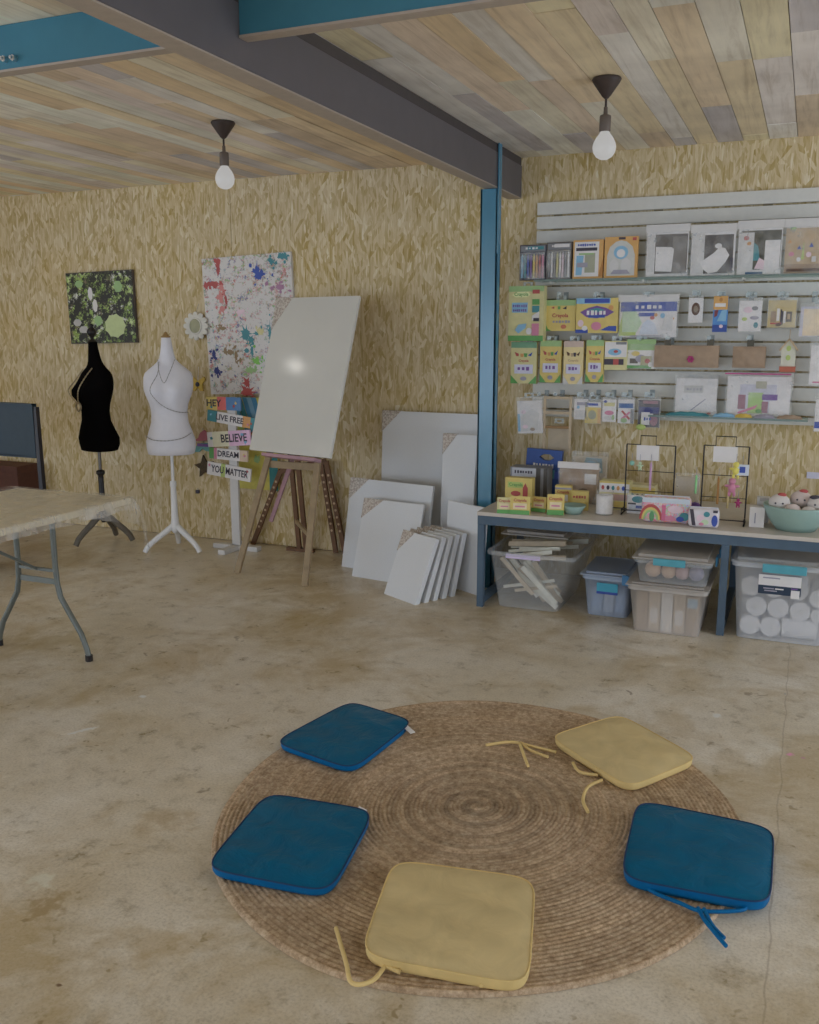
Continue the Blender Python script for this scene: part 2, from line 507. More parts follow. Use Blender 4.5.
# ------------------------------------------------------------------ mesh builder
class MB:
    def __init__(s):
        s.v, s.f, s.m, s.s, s.mats, s.tint = [], [], [], [], [], None

    def mi(s, mat):
        if mat not in s.mats:
            s.mats.append(mat)
        return s.mats.index(mat)

    def add(s, vs, fs, mat, smooth=False, T=None):
        o = len(s.v)
        s.v += [(T @ Vector(p)) if T else Vector(p) for p in vs]
        k = s.mi(mat)
        for f in fs:
            s.f.append([i + o for i in f])
            s.m.append(k)
            s.s.append(smooth)
            if s.tint is not None:
                s.tints.append(s.tint)
        return s

    def box(s, x0, x1, y0, y1, z0, z1, mat, T=None):
        vs = [(x, y, z) for z in (z0, z1) for y in (y0, y1) for x in (x0, x1)]
        return s.add(vs, [(0, 2, 3, 1), (4, 5, 7, 6), (0, 1, 5, 4), (2, 6, 7, 3), (0, 4, 6, 2), (1, 3, 7, 5)], mat, False, T)

    def taper(s, b, t, z0, z1, mat, T=None):
        """frustum between rect b=(x0,x1,y0,y1) at z0 and t at z1"""
        vs = [(b[0], b[2], z0), (b[1], b[2], z0), (b[0], b[3], z0), (b[1], b[3], z0), (t[0], t[2], z1), (t[1], t[2], z1), (t[0], t[3], z1), (t[1], t[3], z1)]
        return s.add(vs, [(0, 2, 3, 1), (4, 5, 7, 6), (0, 1, 5, 4), (2, 6, 7, 3), (0, 4, 6, 2), (1, 3, 7, 5)], mat, False, T)

    def bar(s, p0, p1, w, d, mat, side=None):
        """square bar from p0 to p1"""
        p0, p1 = Vector(p0), Vector(p1)
        a = (p1 - p0).normalized()
        sd = Vector(side) if side else (Vector((1, 0, 0)) if abs(a.x) < .9 else Vector((0, 1, 0)))
        sd = (sd - a * sd.dot(a)).normalized()
        q = a.cross(sd)
        vs = []
        for p in (p0, p1):
            for i, j in ((-1, -1), (1, -1), (1, 1), (-1, 1)):
                vs.append(p + sd * i * w / 2 + q * j * d / 2)
        return s.add(vs, [(3, 2, 1, 0), (4, 5, 6, 7), (0, 1, 5, 4), (1, 2, 6, 5), (2, 3, 7, 6), (3, 0, 4, 7)], mat)

    def tube(s, pts, r, mat, n=10, caps=True, closed=False):
        pts = [Vector(p) for p in pts]
        rs = r if isinstance(r, (list, tuple)) else [r] * len(pts)
        vs, fs = [], []
        up = None
        N = len(pts)
        for i, p in enumerate(pts):
            if closed:
                t = pts[(i + 1) % N] - pts[i - 1]
            else:
                t = pts[min(i + 1, N - 1)] - pts[max(i - 1, 0)]
            t.normalize()
            if up is None:
                up = Vector((0, 0, 1)) if abs(t.z) < .9 else Vector((1, 0, 0))
            up = (up - t * up.dot(t)).normalized()
            q = t.cross(up)
            for k in range(n):
                a = 2 * pi * k / n
                vs.append(p + (up * cos(a) + q * sin(a)) * rs[i])
        for i in range(N if closed else N - 1):
            for k in range(n):
                a, b = i * n + k, i * n + (k + 1) % n
                j = ((i + 1) % N) * n
                fs.append((a, b, j + (k + 1) % n, j + k))
        s.add(vs, fs, mat, True)
        if caps and not closed:
            s.add(vs[:n], [tuple(range(n))], mat)
            s.add(vs[-n:], [tuple(reversed(range(n)))], mat)
        return s

    def lathe(s, prof, c, mat, n=28, T=None, smooth=True):
        vs, fs = [], []
        for r, z in prof:
            for k in range(n):
                a = 2 * pi * k / n
                vs.append((c[0] + r * cos(a), c[1] + r * sin(a), c[2] + z))
        for i in range(len(prof) - 1):
            for k in range(n):
                fs.append((i * n + k, i * n + (k + 1) % n, (i + 1) * n + (k + 1) % n, (i + 1) * n + k))
        s.add(vs, fs, mat, smooth, T)
        if prof[0][0] > 1e-5:
            s.add(vs[:n], [tuple(reversed(range(n)))], mat, False, T)
        if prof[-1][0] > 1e-5:
            s.add(vs[-n:], [tuple(range(n))], mat, False, T)
        return s

    def ball(s, c, r, mat, sc=(1, 1, 1), n=14, T=None):
        vs, fs = [], []
        m = n // 2
        for i in range(m + 1):
            th = pi * i / m
            for k in range(n):
                a = 2 * pi * k / n
                vs.append((c[0] + r * sc[0] * sin(th) * cos(a), c[1] + r * sc[1] * sin(th) * sin(a), c[2] - r * sc[2] * cos(th)))
        for i in range(m):
            for k in range(n):
                fs.append((i * n + k, i * n + (k + 1) % n, (i + 1) * n + (k + 1) % n, (i + 1) * n + k))
        return s.add(vs, fs, mat, True, T)

    def poly(s, pts, y0, y1, mat, T=None):
        """outline in x,z pushed along y from y0 (front) to y1 (back)"""
        n = len(pts)
        ar = sum(pts[i][0] * pts[(i + 1) % n][1] - pts[(i + 1) % n][0] * pts[i][1] for i in range(n))
        if ar < 0:
            pts = pts[::-1]
        vs = [(x, y0, z) for x, z in pts] + [(x, y1, z) for x, z in pts]
        fs = [tuple(range(n)), tuple(reversed(range(n, 2 * n)))] + [((i + 1) % n, i, n + i, n + (i + 1) % n) for i in range(n)]
        return s.add(vs, fs, mat, False, T)

    def grid(s, fn, nu, nv, mat, smooth=True, T=None):
        vs = [fn(i / nu, j / nv) for j in range(nv + 1) for i in range(nu + 1)]
        w = nu + 1
        fs = [(j * w + i, j * w + i + 1, (j + 1) * w + i + 1, (j + 1) * w + i) for j in range(nv) for i in range(nu)]
        return s.add(vs, fs, mat, smooth, T)

    def text(s, txt, x, z, h, mat, y=0.0, T=None, width=None):
        """lettering standing in the x,z plane at depth y, centred on x, z; h is the letter height"""
        cu = D.curves.new('lettering', 'FONT')
        cu.body = txt
        cu.align_x = 'CENTER'
        cu.align_y = 'CENTER'
        cu.size = h / .7
        cu.offset = h * .03
        cu.resolution_u = 2
        ob = D.objects.new('lettering', cu)
        C.objects.link(ob)
        bpy.context.view_layer.update()
        me = D.meshes.new_from_object(ob.evaluated_get(bpy.context.evaluated_depsgraph_get()))
        if len(me.vertices):
            xs = [v.co.x for v in me.vertices]
            w = max(xs) - min(xs)
            k = min(1.0, width / w) if width and w > 0 else 1.0
            s.add([(x + v.co.x * k, y, z + v.co.y) for v in me.vertices], [tuple(p.vertices) for p in me.polygons], mat, False, T)
        D.objects.remove(ob)
        D.meshes.remove(me)
        D.curves.remove(cu)
        return s

    def build(s, name, parent=None, loc=None, bevel=0.0, seg=2, sub=0):
        org = Vector(loc) if loc is not None else (parent.get('_o') and Vector(parent['_o']) if parent is not None else Vector((0, 0, 0)))
        me = D.meshes.new(name)
        me.from_pydata([tuple(p - org) for p in s.v], [], s.f)
        for mt in s.mats:
            me.materials.append(mt)
        me.polygons.foreach_set('material_index', s.m)
        me.polygons.foreach_set('use_smooth', s.s)
        if s.tint is not None:
            ca = me.color_attributes.new('tint', 'FLOAT_COLOR', 'CORNER')
            i = 0
            for p, t in zip(me.polygons, s.tints):
                for _ in p.vertices:
                    ca.data[i].color = t
                    i += 1
        me.update()
        o = D.objects.new(name, me)
        C.objects.link(o)
        if parent is not None:
            o.parent = parent
            o['_o'] = tuple(org)
        else:
            o.location = org
            o['_o'] = tuple(org)
        if bevel:
            b = o.modifiers.new('round', 'BEVEL')
            b.width = bevel
            b.segments = seg
            b.limit_method = 'ANGLE'
            b.angle_limit = radians(40)
        if sub:
            b = o.modifiers.new('smooth', 'SUBSURF')
            b.levels = b.render_levels = sub
        return o


def tag(o, label, cat, group=None):
    o['label'] = label
    o['category'] = cat
    if group:
        o['group'] = group
    return o


def thing(name, label, cat, loc, group=None):
    o = D.objects.new(name, None)
    o.empty_display_size = .05
    C.objects.link(o)
    o.location = loc
    o['_o'] = tuple(loc)
    return tag(o, label, cat, group)


def struct(name, mb, **kw):
    o = mb.build(name, **kw)
    o['kind'] = 'structure'
    return o


def frame(o, yaw=0.0, tilt=0.0, roll=0.0):
    """local frame: x right, y into the wall, z up; tilt leans the top away"""
    return Matrix.Translation(Vector(o)) @ Matrix.Rotation(yaw, 4, 'Z') @ Matrix.Rotation(-tilt, 4, 'X') @ Matrix.Rotation(roll, 4, 'Y')


# ------------------------------------------------------------------ colours
WHITE = M('white_board', (147, 145, 138), .55, vary=.03)
WHITE2 = M('white_paint', (146, 143, 140), .45, vary=.03)
PAPER = M('white_paper', (158, 154, 152), .7, vary=.03)
CANVAS = M('primed_canvas', (153, 153, 153), .75, vary=.03, scale=200, bump=.1)
BLUEPAINT = M('blue_steel_paint', (30, 84, 100), .4, vary=.06, scale=6)
SLATEPAINT = M('slate_steel_paint', (66, 62, 64), .5, vary=.06, scale=6)
PACKING = M('dark_packing_timber', (52, 46, 44), .7)
NAVYPAINT = M('dark_blue_steel_paint', (50, 66, 80), .45, vary=.08, scale=8)
BLACK = M('black_metal', (26, 22, 22), .45)
CHAR = M('dark_plastic', (46, 36, 30), .5)
YEL = M('box_yellow', (152, 133, 58), .45)
YEL2 = M('box_pale_yellow', (148, 140, 92), .45)
GRN = M('box_green', (60, 112, 48), .45)
GRN2 = M('box_light_green', (106, 132, 80), .45)
RED = M('print_red', (132, 50, 46), .5)
ORG = M('print_orange', (150, 104, 46), .5)
BLU = M('print_blue', (36, 56, 122), .5)
LBLU = M('print_light_blue', (90, 128, 150), .5)
TEAL = M('print_teal', (40, 98, 104), .5)
PURP = M('print_purple', (84, 56, 108), .5)
PINK = M('print_pink', (150, 88, 108), .5)
LPINK = M('print_pale_pink', (176, 140, 146), .5)
LIME = M('print_lime', (124, 138, 62), .5)
INK = M('print_ink', (48, 44, 52), .6)
GREYINK = M('print_grey', (112, 108, 118), .6)
BROWN = M('kraft_brown', (118, 98, 78), .75, vary=.08)
LBROWN = M('light_wood', (134, 114, 86), .65, vary=.12, scale=18)
DKBRN = M('dark_brown', (70, 48, 34), .7)
CARD = speckle('printed_corner_card', [(104, 96, 88), (130, 118, 108), (92, 78, 66), (138, 120, 114), (112, 112, 98), (124, 104, 92)], 60.0, (146, 140, 132), .5)
MINT = M('mint_plastic', (100, 122, 114), .4, vary=.03)
GREY = M('grey_box', (92, 92, 94), .5)
SILVER = M('bright_metal', (150, 150, 150), .3, metal=1.0)
DKGREY = M('dark_board', (66, 60, 54), .6)
CLEAR = clear('clear_bag_film', (165, 162, 160), .17, .2, wave=.14)
FROST = clear('frosted_bin_plastic', (160, 163, 172), .25, .35, (.97, .97, .98))
FROSTB = clear('bluish_bin_plastic', (136, 146, 162), .5, .35, (.93, .96, 1.0))
FROSTC = clear('milky_bin_plastic', (154, 148, 142), .45, .35, (.97, .97, .96))
GLASS = clear('glass_shelf', (120, 138, 128), .25, .08, (.92, .97, .95))
SHEET = clear('clear_table_plastic', (164, 158, 152), .26, .22, wave=.16, stretch=.15)
ACR = clear('clear_hook_tip', (134, 142, 142), .4, .2)

# ------------------------------------------------------------------ the room
X0, X1, YF = -7.6, 4.0, -6.0
mb = MB()
mb.box(X0 - .2, X1 + .2, YF - .2, YW + .2, -.1, 0, concrete())
struct('floor', mb)

# wall of chipboard sheets, seams every 1.22 m
OSB = osb()


SEAM = at(231, 230, YW).x


def sheets(mb, a0, a1, place):
    x = a0
    seams = [a0] + [s for s in (-6.32, SEAM, .95) if a0 < s < a1] + [a1]
    for i in range(len(seams) - 1):
        place(seams[i] + .0015, seams[i + 1] - .0015)


mb = MB()
mb.box(X0 - .2, X1 + .2, YW + .012, YW + .15, 0, ZC + .1, DKBRN)
sheets(mb, X0, X1, lambda a, b: mb.box(a, b, YW, YW + .013, 0.004, ZC + .02, OSB))
struct('wall_back', mb)
mb = MB()
RD0, RD1, RDZ = .6, 5.0, 2.5  # unseen opening, added to brighten the back and the right floor
mb.box(X1, X1 + .15, YF - .2, RD0, 0, ZC + .1, OSB)
mb.box(X1, X1 + .15, RD1, YW + .1, 0, ZC + .1, OSB)
mb.box(X1, X1 + .15, RD0, RD1, RDZ, ZC + .1, OSB)
struct('wall_right', mb)
# left wall with a wide open roller doorway
LD0, LD1, LDZ = -2.6, 2.2, 2.5
mb = MB()
mb.box(X0 - .15, X0, YF - .2, LD0, 0, ZC + .1, OSB)
mb.box(X0 - .15, X0, LD1, YW + .1, 0, ZC + .1, OSB)
mb.box(X0 - .15, X0, LD0, LD1, LDZ, ZC + .1, OSB)
struct('wall_left', mb)
# front wall behind the photographer with the main doorway
FD0, FD1, FDZ = -7.0, 1.5, 2.1
mb = MB()
mb.box(X0, FD0, YF - .15, YF, 0, ZC + .1, OSB)
mb.box(FD1, X1, YF - .15, YF, 0, ZC + .1, OSB)
mb.box(FD0, FD1, YF - .15, YF, FDZ, ZC + .1, OSB)
struct('wall_front', mb)

# ceiling: reclaimed planks running towards the back wall
mb = MB()
PW = plankwood()
mb.tint, mb.tints = (1, 1, 1, 1), []
TINTS = [(146, 133, 108), (144, 131, 108), (149, 139, 124), (138, 130, 120), (151, 141, 128), (146, 132, 115), (143, 137, 128), (148, 136, 110), (136, 123, 103), (124, 119, 114), (151, 142, 128), (149, 140, 130), (148, 138, 120), (142, 127, 101)]
x = X0
prev = None
while x < X1 - .02:
    w = rnd.uniform(.105, .15)
    y = YF + rnd.uniform(-1.2, 0)
    while y < YW:
        ln = rnd.uniform(.9, 2.1)
        t = rnd.choice(TINTS)
        while t == prev:
            t = rnd.choice(TINTS)
        prev = t
        j = rnd.uniform(.95, 1.05)
        mb.tint = tuple(min(1, c * j * m_) for c, m_ in zip(col(*t, k=.31)[:3], (1, 1.01, 1.12))) + (1,)
        dz = rnd.uniform(0, .004)
        mb.box(x + .0015, min(x + w, X1) - .0015, max(y, YF), min(y + ln, YW) - .002, ZC - dz, ZC + .02, PW)
        y += ln
    x += w
mb.tint = col(50, 40, 30)
mb.box(X0 - .2, X1 + .2, YF - .2, YW + .2, ZC + .021, ZC + .12, PW)
struct('ceiling', mb)

# steel beams and post
XB = -1.715
mb = MB()
mb.box(XB - .012, XB, YF, YW - .004, 2.372, 2.552, SLATEPAINT)
mb.box(XB - .085, XB - .073, YF, YW - .004, 2.372, 2.552, SLATEPAINT)
mb.box(XB - .085, XB, YF, YW - .004, 2.365, 2.372, M('beam_flange_grey', (120, 108, 96), .6))
mb.box(XB - .085, XB, YF, YW - .004, 2.548, 2.558, SLATEPAINT)
mb.box(XB - .08, XB - .004, YF, YW - .004, 2.558, ZC - .004, PACKING)
struct('ceiling_beam', mb, bevel=.003)
for nm, a, b in (('ceiling_beam', X0, XB - .088), ('ceiling_beam', XB + .002, X1)):
    mb = MB()
    mb.box(a, b, 2.66, 2.668, 2.462, ZC - .003, BLUEPAINT)
    mb.box(a, b, 2.655, 2.705, 2.454, 2.462, M('beam_flange_grey', (120, 108, 96), .6))
    o = struct(nm, mb)
    if b < -1:
        k = MB()
        for du in (-.012, .018):
            p = at(9 + du * 100, 59, 2.655)
            k.tube([p + Vector((du, .006, 0)), p + Vector((du, -.012, 0))], .011, SILVER, 6)
            k.tube([p + Vector((du, -.012, 0)), p + Vector((du, -.022, 0))], .006, SILVER, 8)
        k.build('bolt_pair', o)
mb = MB()
YP = 5.29
POSTP = M('glossy_blue_post_paint', (38, 90, 112), .2, spec=.8, vary=.05, scale=5)
mb.box(-1.815, -1.803, YP - .0, YP + .065, 0, 2.362, POSTP)
mb.box(-1.722, -1.71, YP - .0, YP + .065, 0, 2.362, POSTP)
mb.box(-1.815, -1.71, YP, YP + .012, 0, 2.362, POSTP)
mb.box(-1.815, -1.71, YP + .055, YP + .065, 0, 2.362, POSTP)
mb.box(-1.712, -1.704, YP - .004, YP + .05, 2.0, ZC - .004, POSTP)
mb.box(-1.825, -1.70, YP - .01, YP + .11, 0, .012, POSTP)
struct('column', mb, bevel=.002)


# ------------------------------------------------------------------ pendant lamps
def emis(name, rgb, st):
    m, nt, b, out = newmat(name)
    b.inputs['Base Color'].default_value = (.9, .88, .85, 1)
    b.inputs['Emission Color'].default_value = rgb + (1,)
    b.inputs['Emission Strength'].default_value = st
    return m


BULB = emis('lit_bulb', (1.0, .985, .96), .38)
BULB.node_tree.nodes['Principled BSDF'].inputs['Base Color'].default_value = (.12, .12, .12, 1)
BULB2 = emis('lit_bulb_bright', (1.0, .96, .9), 16.0)
LAMP = M('lamp_black', (44, 34, 30), .5)


def pendant(x, y, label, bulb=None):
    t = thing('pendant_lamp', label, 'lamp', (x, y, ZC), 'bare bulb pendant lamps under the plank ceiling')
    MB().lathe([(.058, -.004), (.062, -.010), (.056, -.022), (.018, -.076), (.008, -.086)], (x, y, ZC), LAMP).build('ceiling_cup', t)
    MB().tube([(x, y, ZC - .08), (x, y, ZC - .155)], .005, LAMP, 8).build('cord', t)
    MB().lathe([(.008, -.12), (.009, -.148), (.022, -.153), (.024, -.158), (.024, -.214), (.021, -.218)], (x, y, ZC), M('lamp_holder', (70, 60, 52), .5)).build('socket', t)
    MB().lathe([(.018, -.216), (.024, -.226), (.038, -.245), (.047, -.264), (.05, -.282), (.046, -.302), (.034, -.32), (.016, -.33), (.001, -.332)], (x, y, ZC), bulb or BULB).build('bulb', t)
    return t


pendant(-2.84, 4.228, 'pendant lamp with bare lit bulb hanging nearest the splatter painting')
pendant(-.876, 4.17, 'pendant lamp with bare lit bulb hanging in front of white slat wall')
pendant(-5.21, 4.11, 'pendant lamp with bare lit bulb above the chair and dark mannequin', BULB2)

# ------------------------------------------------------------------ jute rug
RC = Vector((-.905, 2.685, 0))
mb = MB()
mb.tint, mb.tints = (1, 1, 1, 1), []
JU = jute()
RX, RY = .835, .905
NR, NA = 290, 160
rings = []
TW = [rnd.uniform(.84, 1.06) for _ in range(60)]
vs = []
for i in range(NR + 1):
    r = i / NR
    for k in range(NA):
        a = 2 * pi * k / NA
        ph = r * 58 - k / NA
        bump = abs(sin(pi * ph)) ** .7
        z = .009 + .004 * bump * (1 if r < .995 else .3)
        wob = 1 + .006 * sin(3 * a + 1) + .004 * sin(7 * a)
        vs.append((RC.x + RX * r * wob * cos(a), RC.y + RY * r * wob * sin(a), z if i < NR else .001))
for i in range(NR):
    for k in range(NA):
        ph = (i + .5) / NR * 58 - k / NA
        rr_ = (i + .5) / NR
        t = TW[int(ph) % 60] * (1 - (.40 * max(0, 1 - rr_ / .5)) * (.5 + .5 * cos(2 * pi * (rr_ - k / NA / 13) * 13.5))) * (1.0 + .05 * sin(k * .21 + ph * .37))
        g = .97
        mb.tint = (t * g, t * g, t * g, 1)
        mb.add([], [], JU)
        mb.f.append((i * NA + k, i * NA + (k + 1) % NA, (i + 1) * NA + (k + 1) % NA, (i + 1) * NA + k))
        mb.m.append(0)
        mb.s.append(True)
        mb.tints.append(mb.tint)
mb.v = [Vector(p) for p in vs]
tag(mb.build('rug', loc=RC), 'round braided jute rug lying on the concrete floor under the cushions', 'rug')

# ------------------------------------------------------------------ cushions
CB = canvascloth('blue_cushion_cloth', (1, 61, 86), .34, .6)
CBS = canvascloth('blue_cushion_side', (3, 66, 104), .42, .4)
CYL = canvascloth('yellow_cushion_cloth', (143, 128, 94), .5, .22)
CYS = canvascloth('yellow_cushion_side', (150, 131, 88), .55, .3)
GRP = 'seat pads laid in a ring on the jute rug'


def cushion(pc, label, top, side, th, ties, tagp=None, seam=None):
    """pc: four corners of the top in photo order (back-left, back-right, front-right, front-left)"""
    z0 = .0145
    seam = seam or (M('blue_seam_thread', (4, 34, 66), .6, k=.37) if side is CBS else side)
    P = [fl(u, v, z0 + th * .8) for u, v in pc]
    c = sum(P, Vector((0, 0, 0))) / 4
    t = thing('seat_cushion', label, 'cushion', (c.x, c.y, z0), GRP)
    G = 1.035
    n = 26
    rc = .26                                                        # corner rounding in -1..1 units

    def sq(a, b):
        # map a,b in -1..1 onto a rounded square
        m = max(abs(a), abs(b))
        if m < 1e-6:
            return 0, 0
        ang = math.atan2(b, a)
        e = 7.0
        d = (abs(cos(ang)) ** e + abs(sin(ang)) ** e) ** (-1 / e)
        return m * d * cos(ang), m * d * sin(ang)

    def bil(a, b):
        a, b = a * G, b * G
        s, w = (a + 1) / 2, (b + 1) / 2
        q = P[3] * (1 - s) * (1 - w) + P[2] * s * (1 - w) + P[1] * s * w + P[0] * (1 - s) * w
        return q
    mb = MB()
    ro = rnd.random() * 9

    def topf(u, v):
        a, b = sq(2 * u - 1, 2 * v - 1)
        q = bil(a, b)
        r = max(abs(2 * u - 1), abs(2 * v - 1))
        wr = .0025 * sin(a * 9 + ro + 2 * sin(b * 4)) * r * r + .002 * sin(b * 11 + a * 3 + ro)
        z = th * (1 - .26 * r ** 5) + wr * (1 - r ** 8)
        return (q.x, q.y, z0 + z)

    mb.grid(topf, n, n, top)
    # side band, slightly bulged, closed underneath
    ring = []
    for i in range(n):
        ring.append((-1 + 2 * i / n, -1))
    for i in range(n):
        ring.append((1, -1 + 2 * i / n))
    for i in range(n):
        ring.append((1 - 2 * i / n, 1))
    for i in range(n):
        ring.append((-1, 1 - 2 * i / n))
    lev = [(.74, 1.0), (.70, 1.014), (.60, 1.012), (.3, 1.015), (.1, 1.0), (0, .96)]
    vs, fs = [], []
    for h, g in lev:
        for a, b in ring:
            p = sq(a, b)
            q = c + (bil(*p) - c) * g
            vs.append((q.x, q.y, z0 + th * h))
    m = len(ring)
    for i in range(len(lev) - 1):
        for k in range(m):
            fs.append((i * m + k, (i + 1) * m + k, (i + 1) * m + (k + 1) % m, i * m + (k + 1) % m))
    mb.add(vs, fs, side, True)
    mb.add(vs[-m:], [tuple(reversed(range(m)))], side)
    mb.build('pad', t)
    pip = [c + (bil(*sq(a, b)) - c) * 1.012 for a, b in ring]
    MB().tube([(p.x, p.y, z0 + th * .73) for p in pip], .0026, seam, 6, closed=True).build('piping', t)
    for tie in ties:
        pts = [fl(u, v, .026) for u, v in tie]
        # smooth
        sm = []
        for i in range(len(pts) - 1):
            p0, p1, p2, p3 = pts[max(i - 1, 0)], pts[i], pts[i + 1], pts[min(i + 2, len(pts) - 1)]
            for j in range(5):
                s = j / 5
                sm.append(.5 * ((2 * p1) + (p2 - p0) * s + (2 * p0 - 5 * p1 + 4 * p2 - p3) * s * s + (3 * p1 - p0 - 3 * p2 + p3) * s ** 3))
        sm.append(pts[-1])
        MB().tube(sm, .0058, side, 7).build('tie', t)
    if tagp:
        mb = MB()
        a, b = fl(*tagp[0], .04), fl(*tagp[1], .03)
        mb.bar(a, b, .022, .003, PAPER, side=(b - a).cross(Vector((0, 0, 1))))
        mb.build('care_tag', t)['label'] = 'white care tag'
    return t


cushion([(350, 702), (411, 721), (352, 767), (277, 741)], 'blue seat cushion on the rug edge farthest back, beside the bare floor', CB, CBS, .036, [], ((405, 726), (413, 733)))
cushion([(268, 794), (371, 811), (328, 889), (208, 866)], 'blue seat cushion overhanging rug edge, between other blue one and front yellow one', CB, CBS, .038, [], ((358, 808), (366, 812)))
cushion([(640, 801), (771, 828), (767, 902), (624, 875)], 'glossy blue seat cushion with its blue ties knotted below the front edge', CB, CBS, .046,
        [[(642, 884), (655, 893), (680, 903), (702, 911), (742, 910), (746, 902)], [(698, 908), (706, 922), (726, 946)], [(704, 909), (712, 925), (724, 938)]])
cushion([(620, 715), (696, 757), (628, 785), (552, 736)], 'yellow seat cushion with loose ties, nearest the storage bins', CYL, CYS, .04,
        [[(556, 752), (535, 747), (512, 742), (486, 745)], [(548, 757), (530, 750), (520, 743), (528, 766)], [(602, 780), (588, 787), (583, 800), (588, 812)], [(598, 775), (580, 772), (573, 763)]])
cushion([(396, 861), (532, 879), (525, 982), (364, 952)], 'yellow seat cushion nearest the camera, long tie curling off one corner', CYL, CYS, .044,
        [[(385, 966), (372, 981), (352, 983), (346, 962), (336, 928)], [(380, 964), (400, 972)], [(482, 975), (481, 986)]])

# ------------------------------------------------------------------ folding table, plastic sheet, chair
TX0, TX1, TY0, TY1, TZ = -3.86, -3.1, 1.9, 3.68, .735
t = thing('folding_table', 'folding trestle table with pale top and curved grey legs', 'table', (TX0 + .38, 3.0, 0))
MB().box(TX0, TX1, TY0, TY1, TZ - .035, TZ, M('table_top_cream', (156, 146, 122), .45)).build('tabletop', t, bevel=.01)
LEGM = M('grey_tube', (74, 78, 74), .35, metal=.3)
for yy in (3.29, 2.3):
    for sgn, xc in ((1, -3.37), (-1, -3.37)):
        xs = [xc + sgn * .118, xc + sgn * .118, xc + sgn * .122, xc + sgn * .138, xc + sgn * .19, xc + sgn * .25, xc + sgn * .278, xc + sgn * .288]
        zs = [TZ - .03, .46, .37, .30, .22, .13, .06, .018]
        lg = MB().tube([(a, yy, z) for a, z in zip(xs, zs)], .0135, LEGM, 10).build('leg', t)
        MB().tube([(xs[-1], yy, .03), (xs[-1], yy, .0)], .018, BLACK, 10).build('foot_cap', lg)
    MB().bar((-3.49, yy, .375), (-3.25, yy, .375), .028, .006, LEGM, side=(0, 0, 1)).build('stretcher', t)
    MB().bar((-3.488, yy, .43), (-3.252, yy, .43), .014, .014, LEGM).build('stretcher', t)
MB().bar((-3.37, 3.285, .43), (-3.37, 2.85, TZ - .04), .016, .012, LEGM).build('brace', t)

# clear plastic sheet over the table: hangs a little over the edges, longer at the corner
NX, NY = 46, 70


def sheet_fn(u, v):
    OX, OY = .075, .19
    x = TX0 - .05 + u * (TX1 + OX - TX0 + .05)
    y = TY0 - .05 + v * (TY1 + OY - TY0 + .05)
    ox, oy = max(0, x - TX1 - .004), max(0, y - TY1 - .004)
    fx = sin(y * 26) * .5 + sin(y * 61) * .3
    fy = sin(x * 31) * .5 + sin(x * 57) * .3
    d = sqrt(ox * ox + oy * oy)
    z = TZ + .008 + .0018 * (sin(x * 23 + y * 9) + sin(y * 31 - x * 12))
    px, py = min(x, TX1 + .004), min(y, TY1 + .004)
    if ox > 0 or oy > 0:
        z -= d * .85 + (2.2 * min(ox, oy) if min(ox, oy) > 0 else 0)
        px += (.012 + .2 * ox + .018 * fx * ox / OX) if ox > 0 else 0
        py += (.012 + .2 * oy + .018 * fy * oy / OY) if oy > 0 else 0
        if ox > 0 and oy > 0:
            px += .22 * min(ox, oy) + .02 * sin(70 * (ox - oy)) * min(ox, oy) / .075
            py += .22 * min(ox, oy)
    return (px, py, z)


mb = MB().grid(sheet_fn, NX, NY, SHEET)
tag(mb.build('table_cover', loc=(TX0 + .38, 3.0, TZ)), 'clear plastic sheet spread over the folding table, corner hanging down', 'tablecloth')

NAVY = M('chair_dark_blue', (22, 36, 44), .5)
cy = 4.5
c1, c2 = at(32, 404, cy), at(32, 458, cy)
xr = c1.x
t = thing('chair', 'dark blue office chair tucked behind the folding table', 'chair', (xr - .3, cy - .2, 0))
yb = cy
mb = MB()
mb.grid(lambda u, v: (xr - .92 + .92 * u, yb + .03 * (1 - (2 * u - 1) ** 2), c2.z + (c1.z - c2.z) * v), 12, 6, NAVY)
mb.grid(lambda u, v: (xr - .92 + .92 * u, yb + .035 + .03 * (1 - (2 * u - 1) ** 2), c1.z + (c2.z - c1.z) * v), 12, 6, NAVY)
mb.box(xr - .92, xr, yb - .002, yb + .036, c1.z - .008, c1.z, NAVY)
mb.box(xr - .92, xr, yb - .002, yb + .036, c2.z, c2.z + .008, NAVY)
mb.box(xr - .006, xr + .0, yb - .002, yb + .036, c2.z, c1.z, NAVY)
mb.build('backrest', t)
for xx in (xr + .008, xr - .928):
    MB().bar((xx, yb + .02, c1.z - .02), (xx + .02 * (1 if xx > xr - .2 else 0), yb + .01, .43), .03, .03, BLACK).build('post', t)
MB().box(xr - .92, xr + .005, yb - .46, yb + .04, .42, .475, NAVY).build('seat', t, bevel=.02)
MB().tube([(xr - .50, yb - .2, .42), (xr - .50, yb - .2, .08)], .03, BLACK).build('pedestal', t)
for k in range(5):
    a = 2 * pi * k / 5 + .3
    px, py = xr - .50 + .2 * cos(a), yb - .2 + .2 * sin(a)
    f = MB().tube([(xr - .50, yb - .2, .1), (px, py, .065)], [.024, .016], BLACK).build('base_arm', t)
    MB().tube([(px - .012 * sin(a), py + .012 * cos(a), .028), (px + .012 * sin(a), py - .012 * cos(a), .028)], .028, BLACK, 12).build('caster', f)

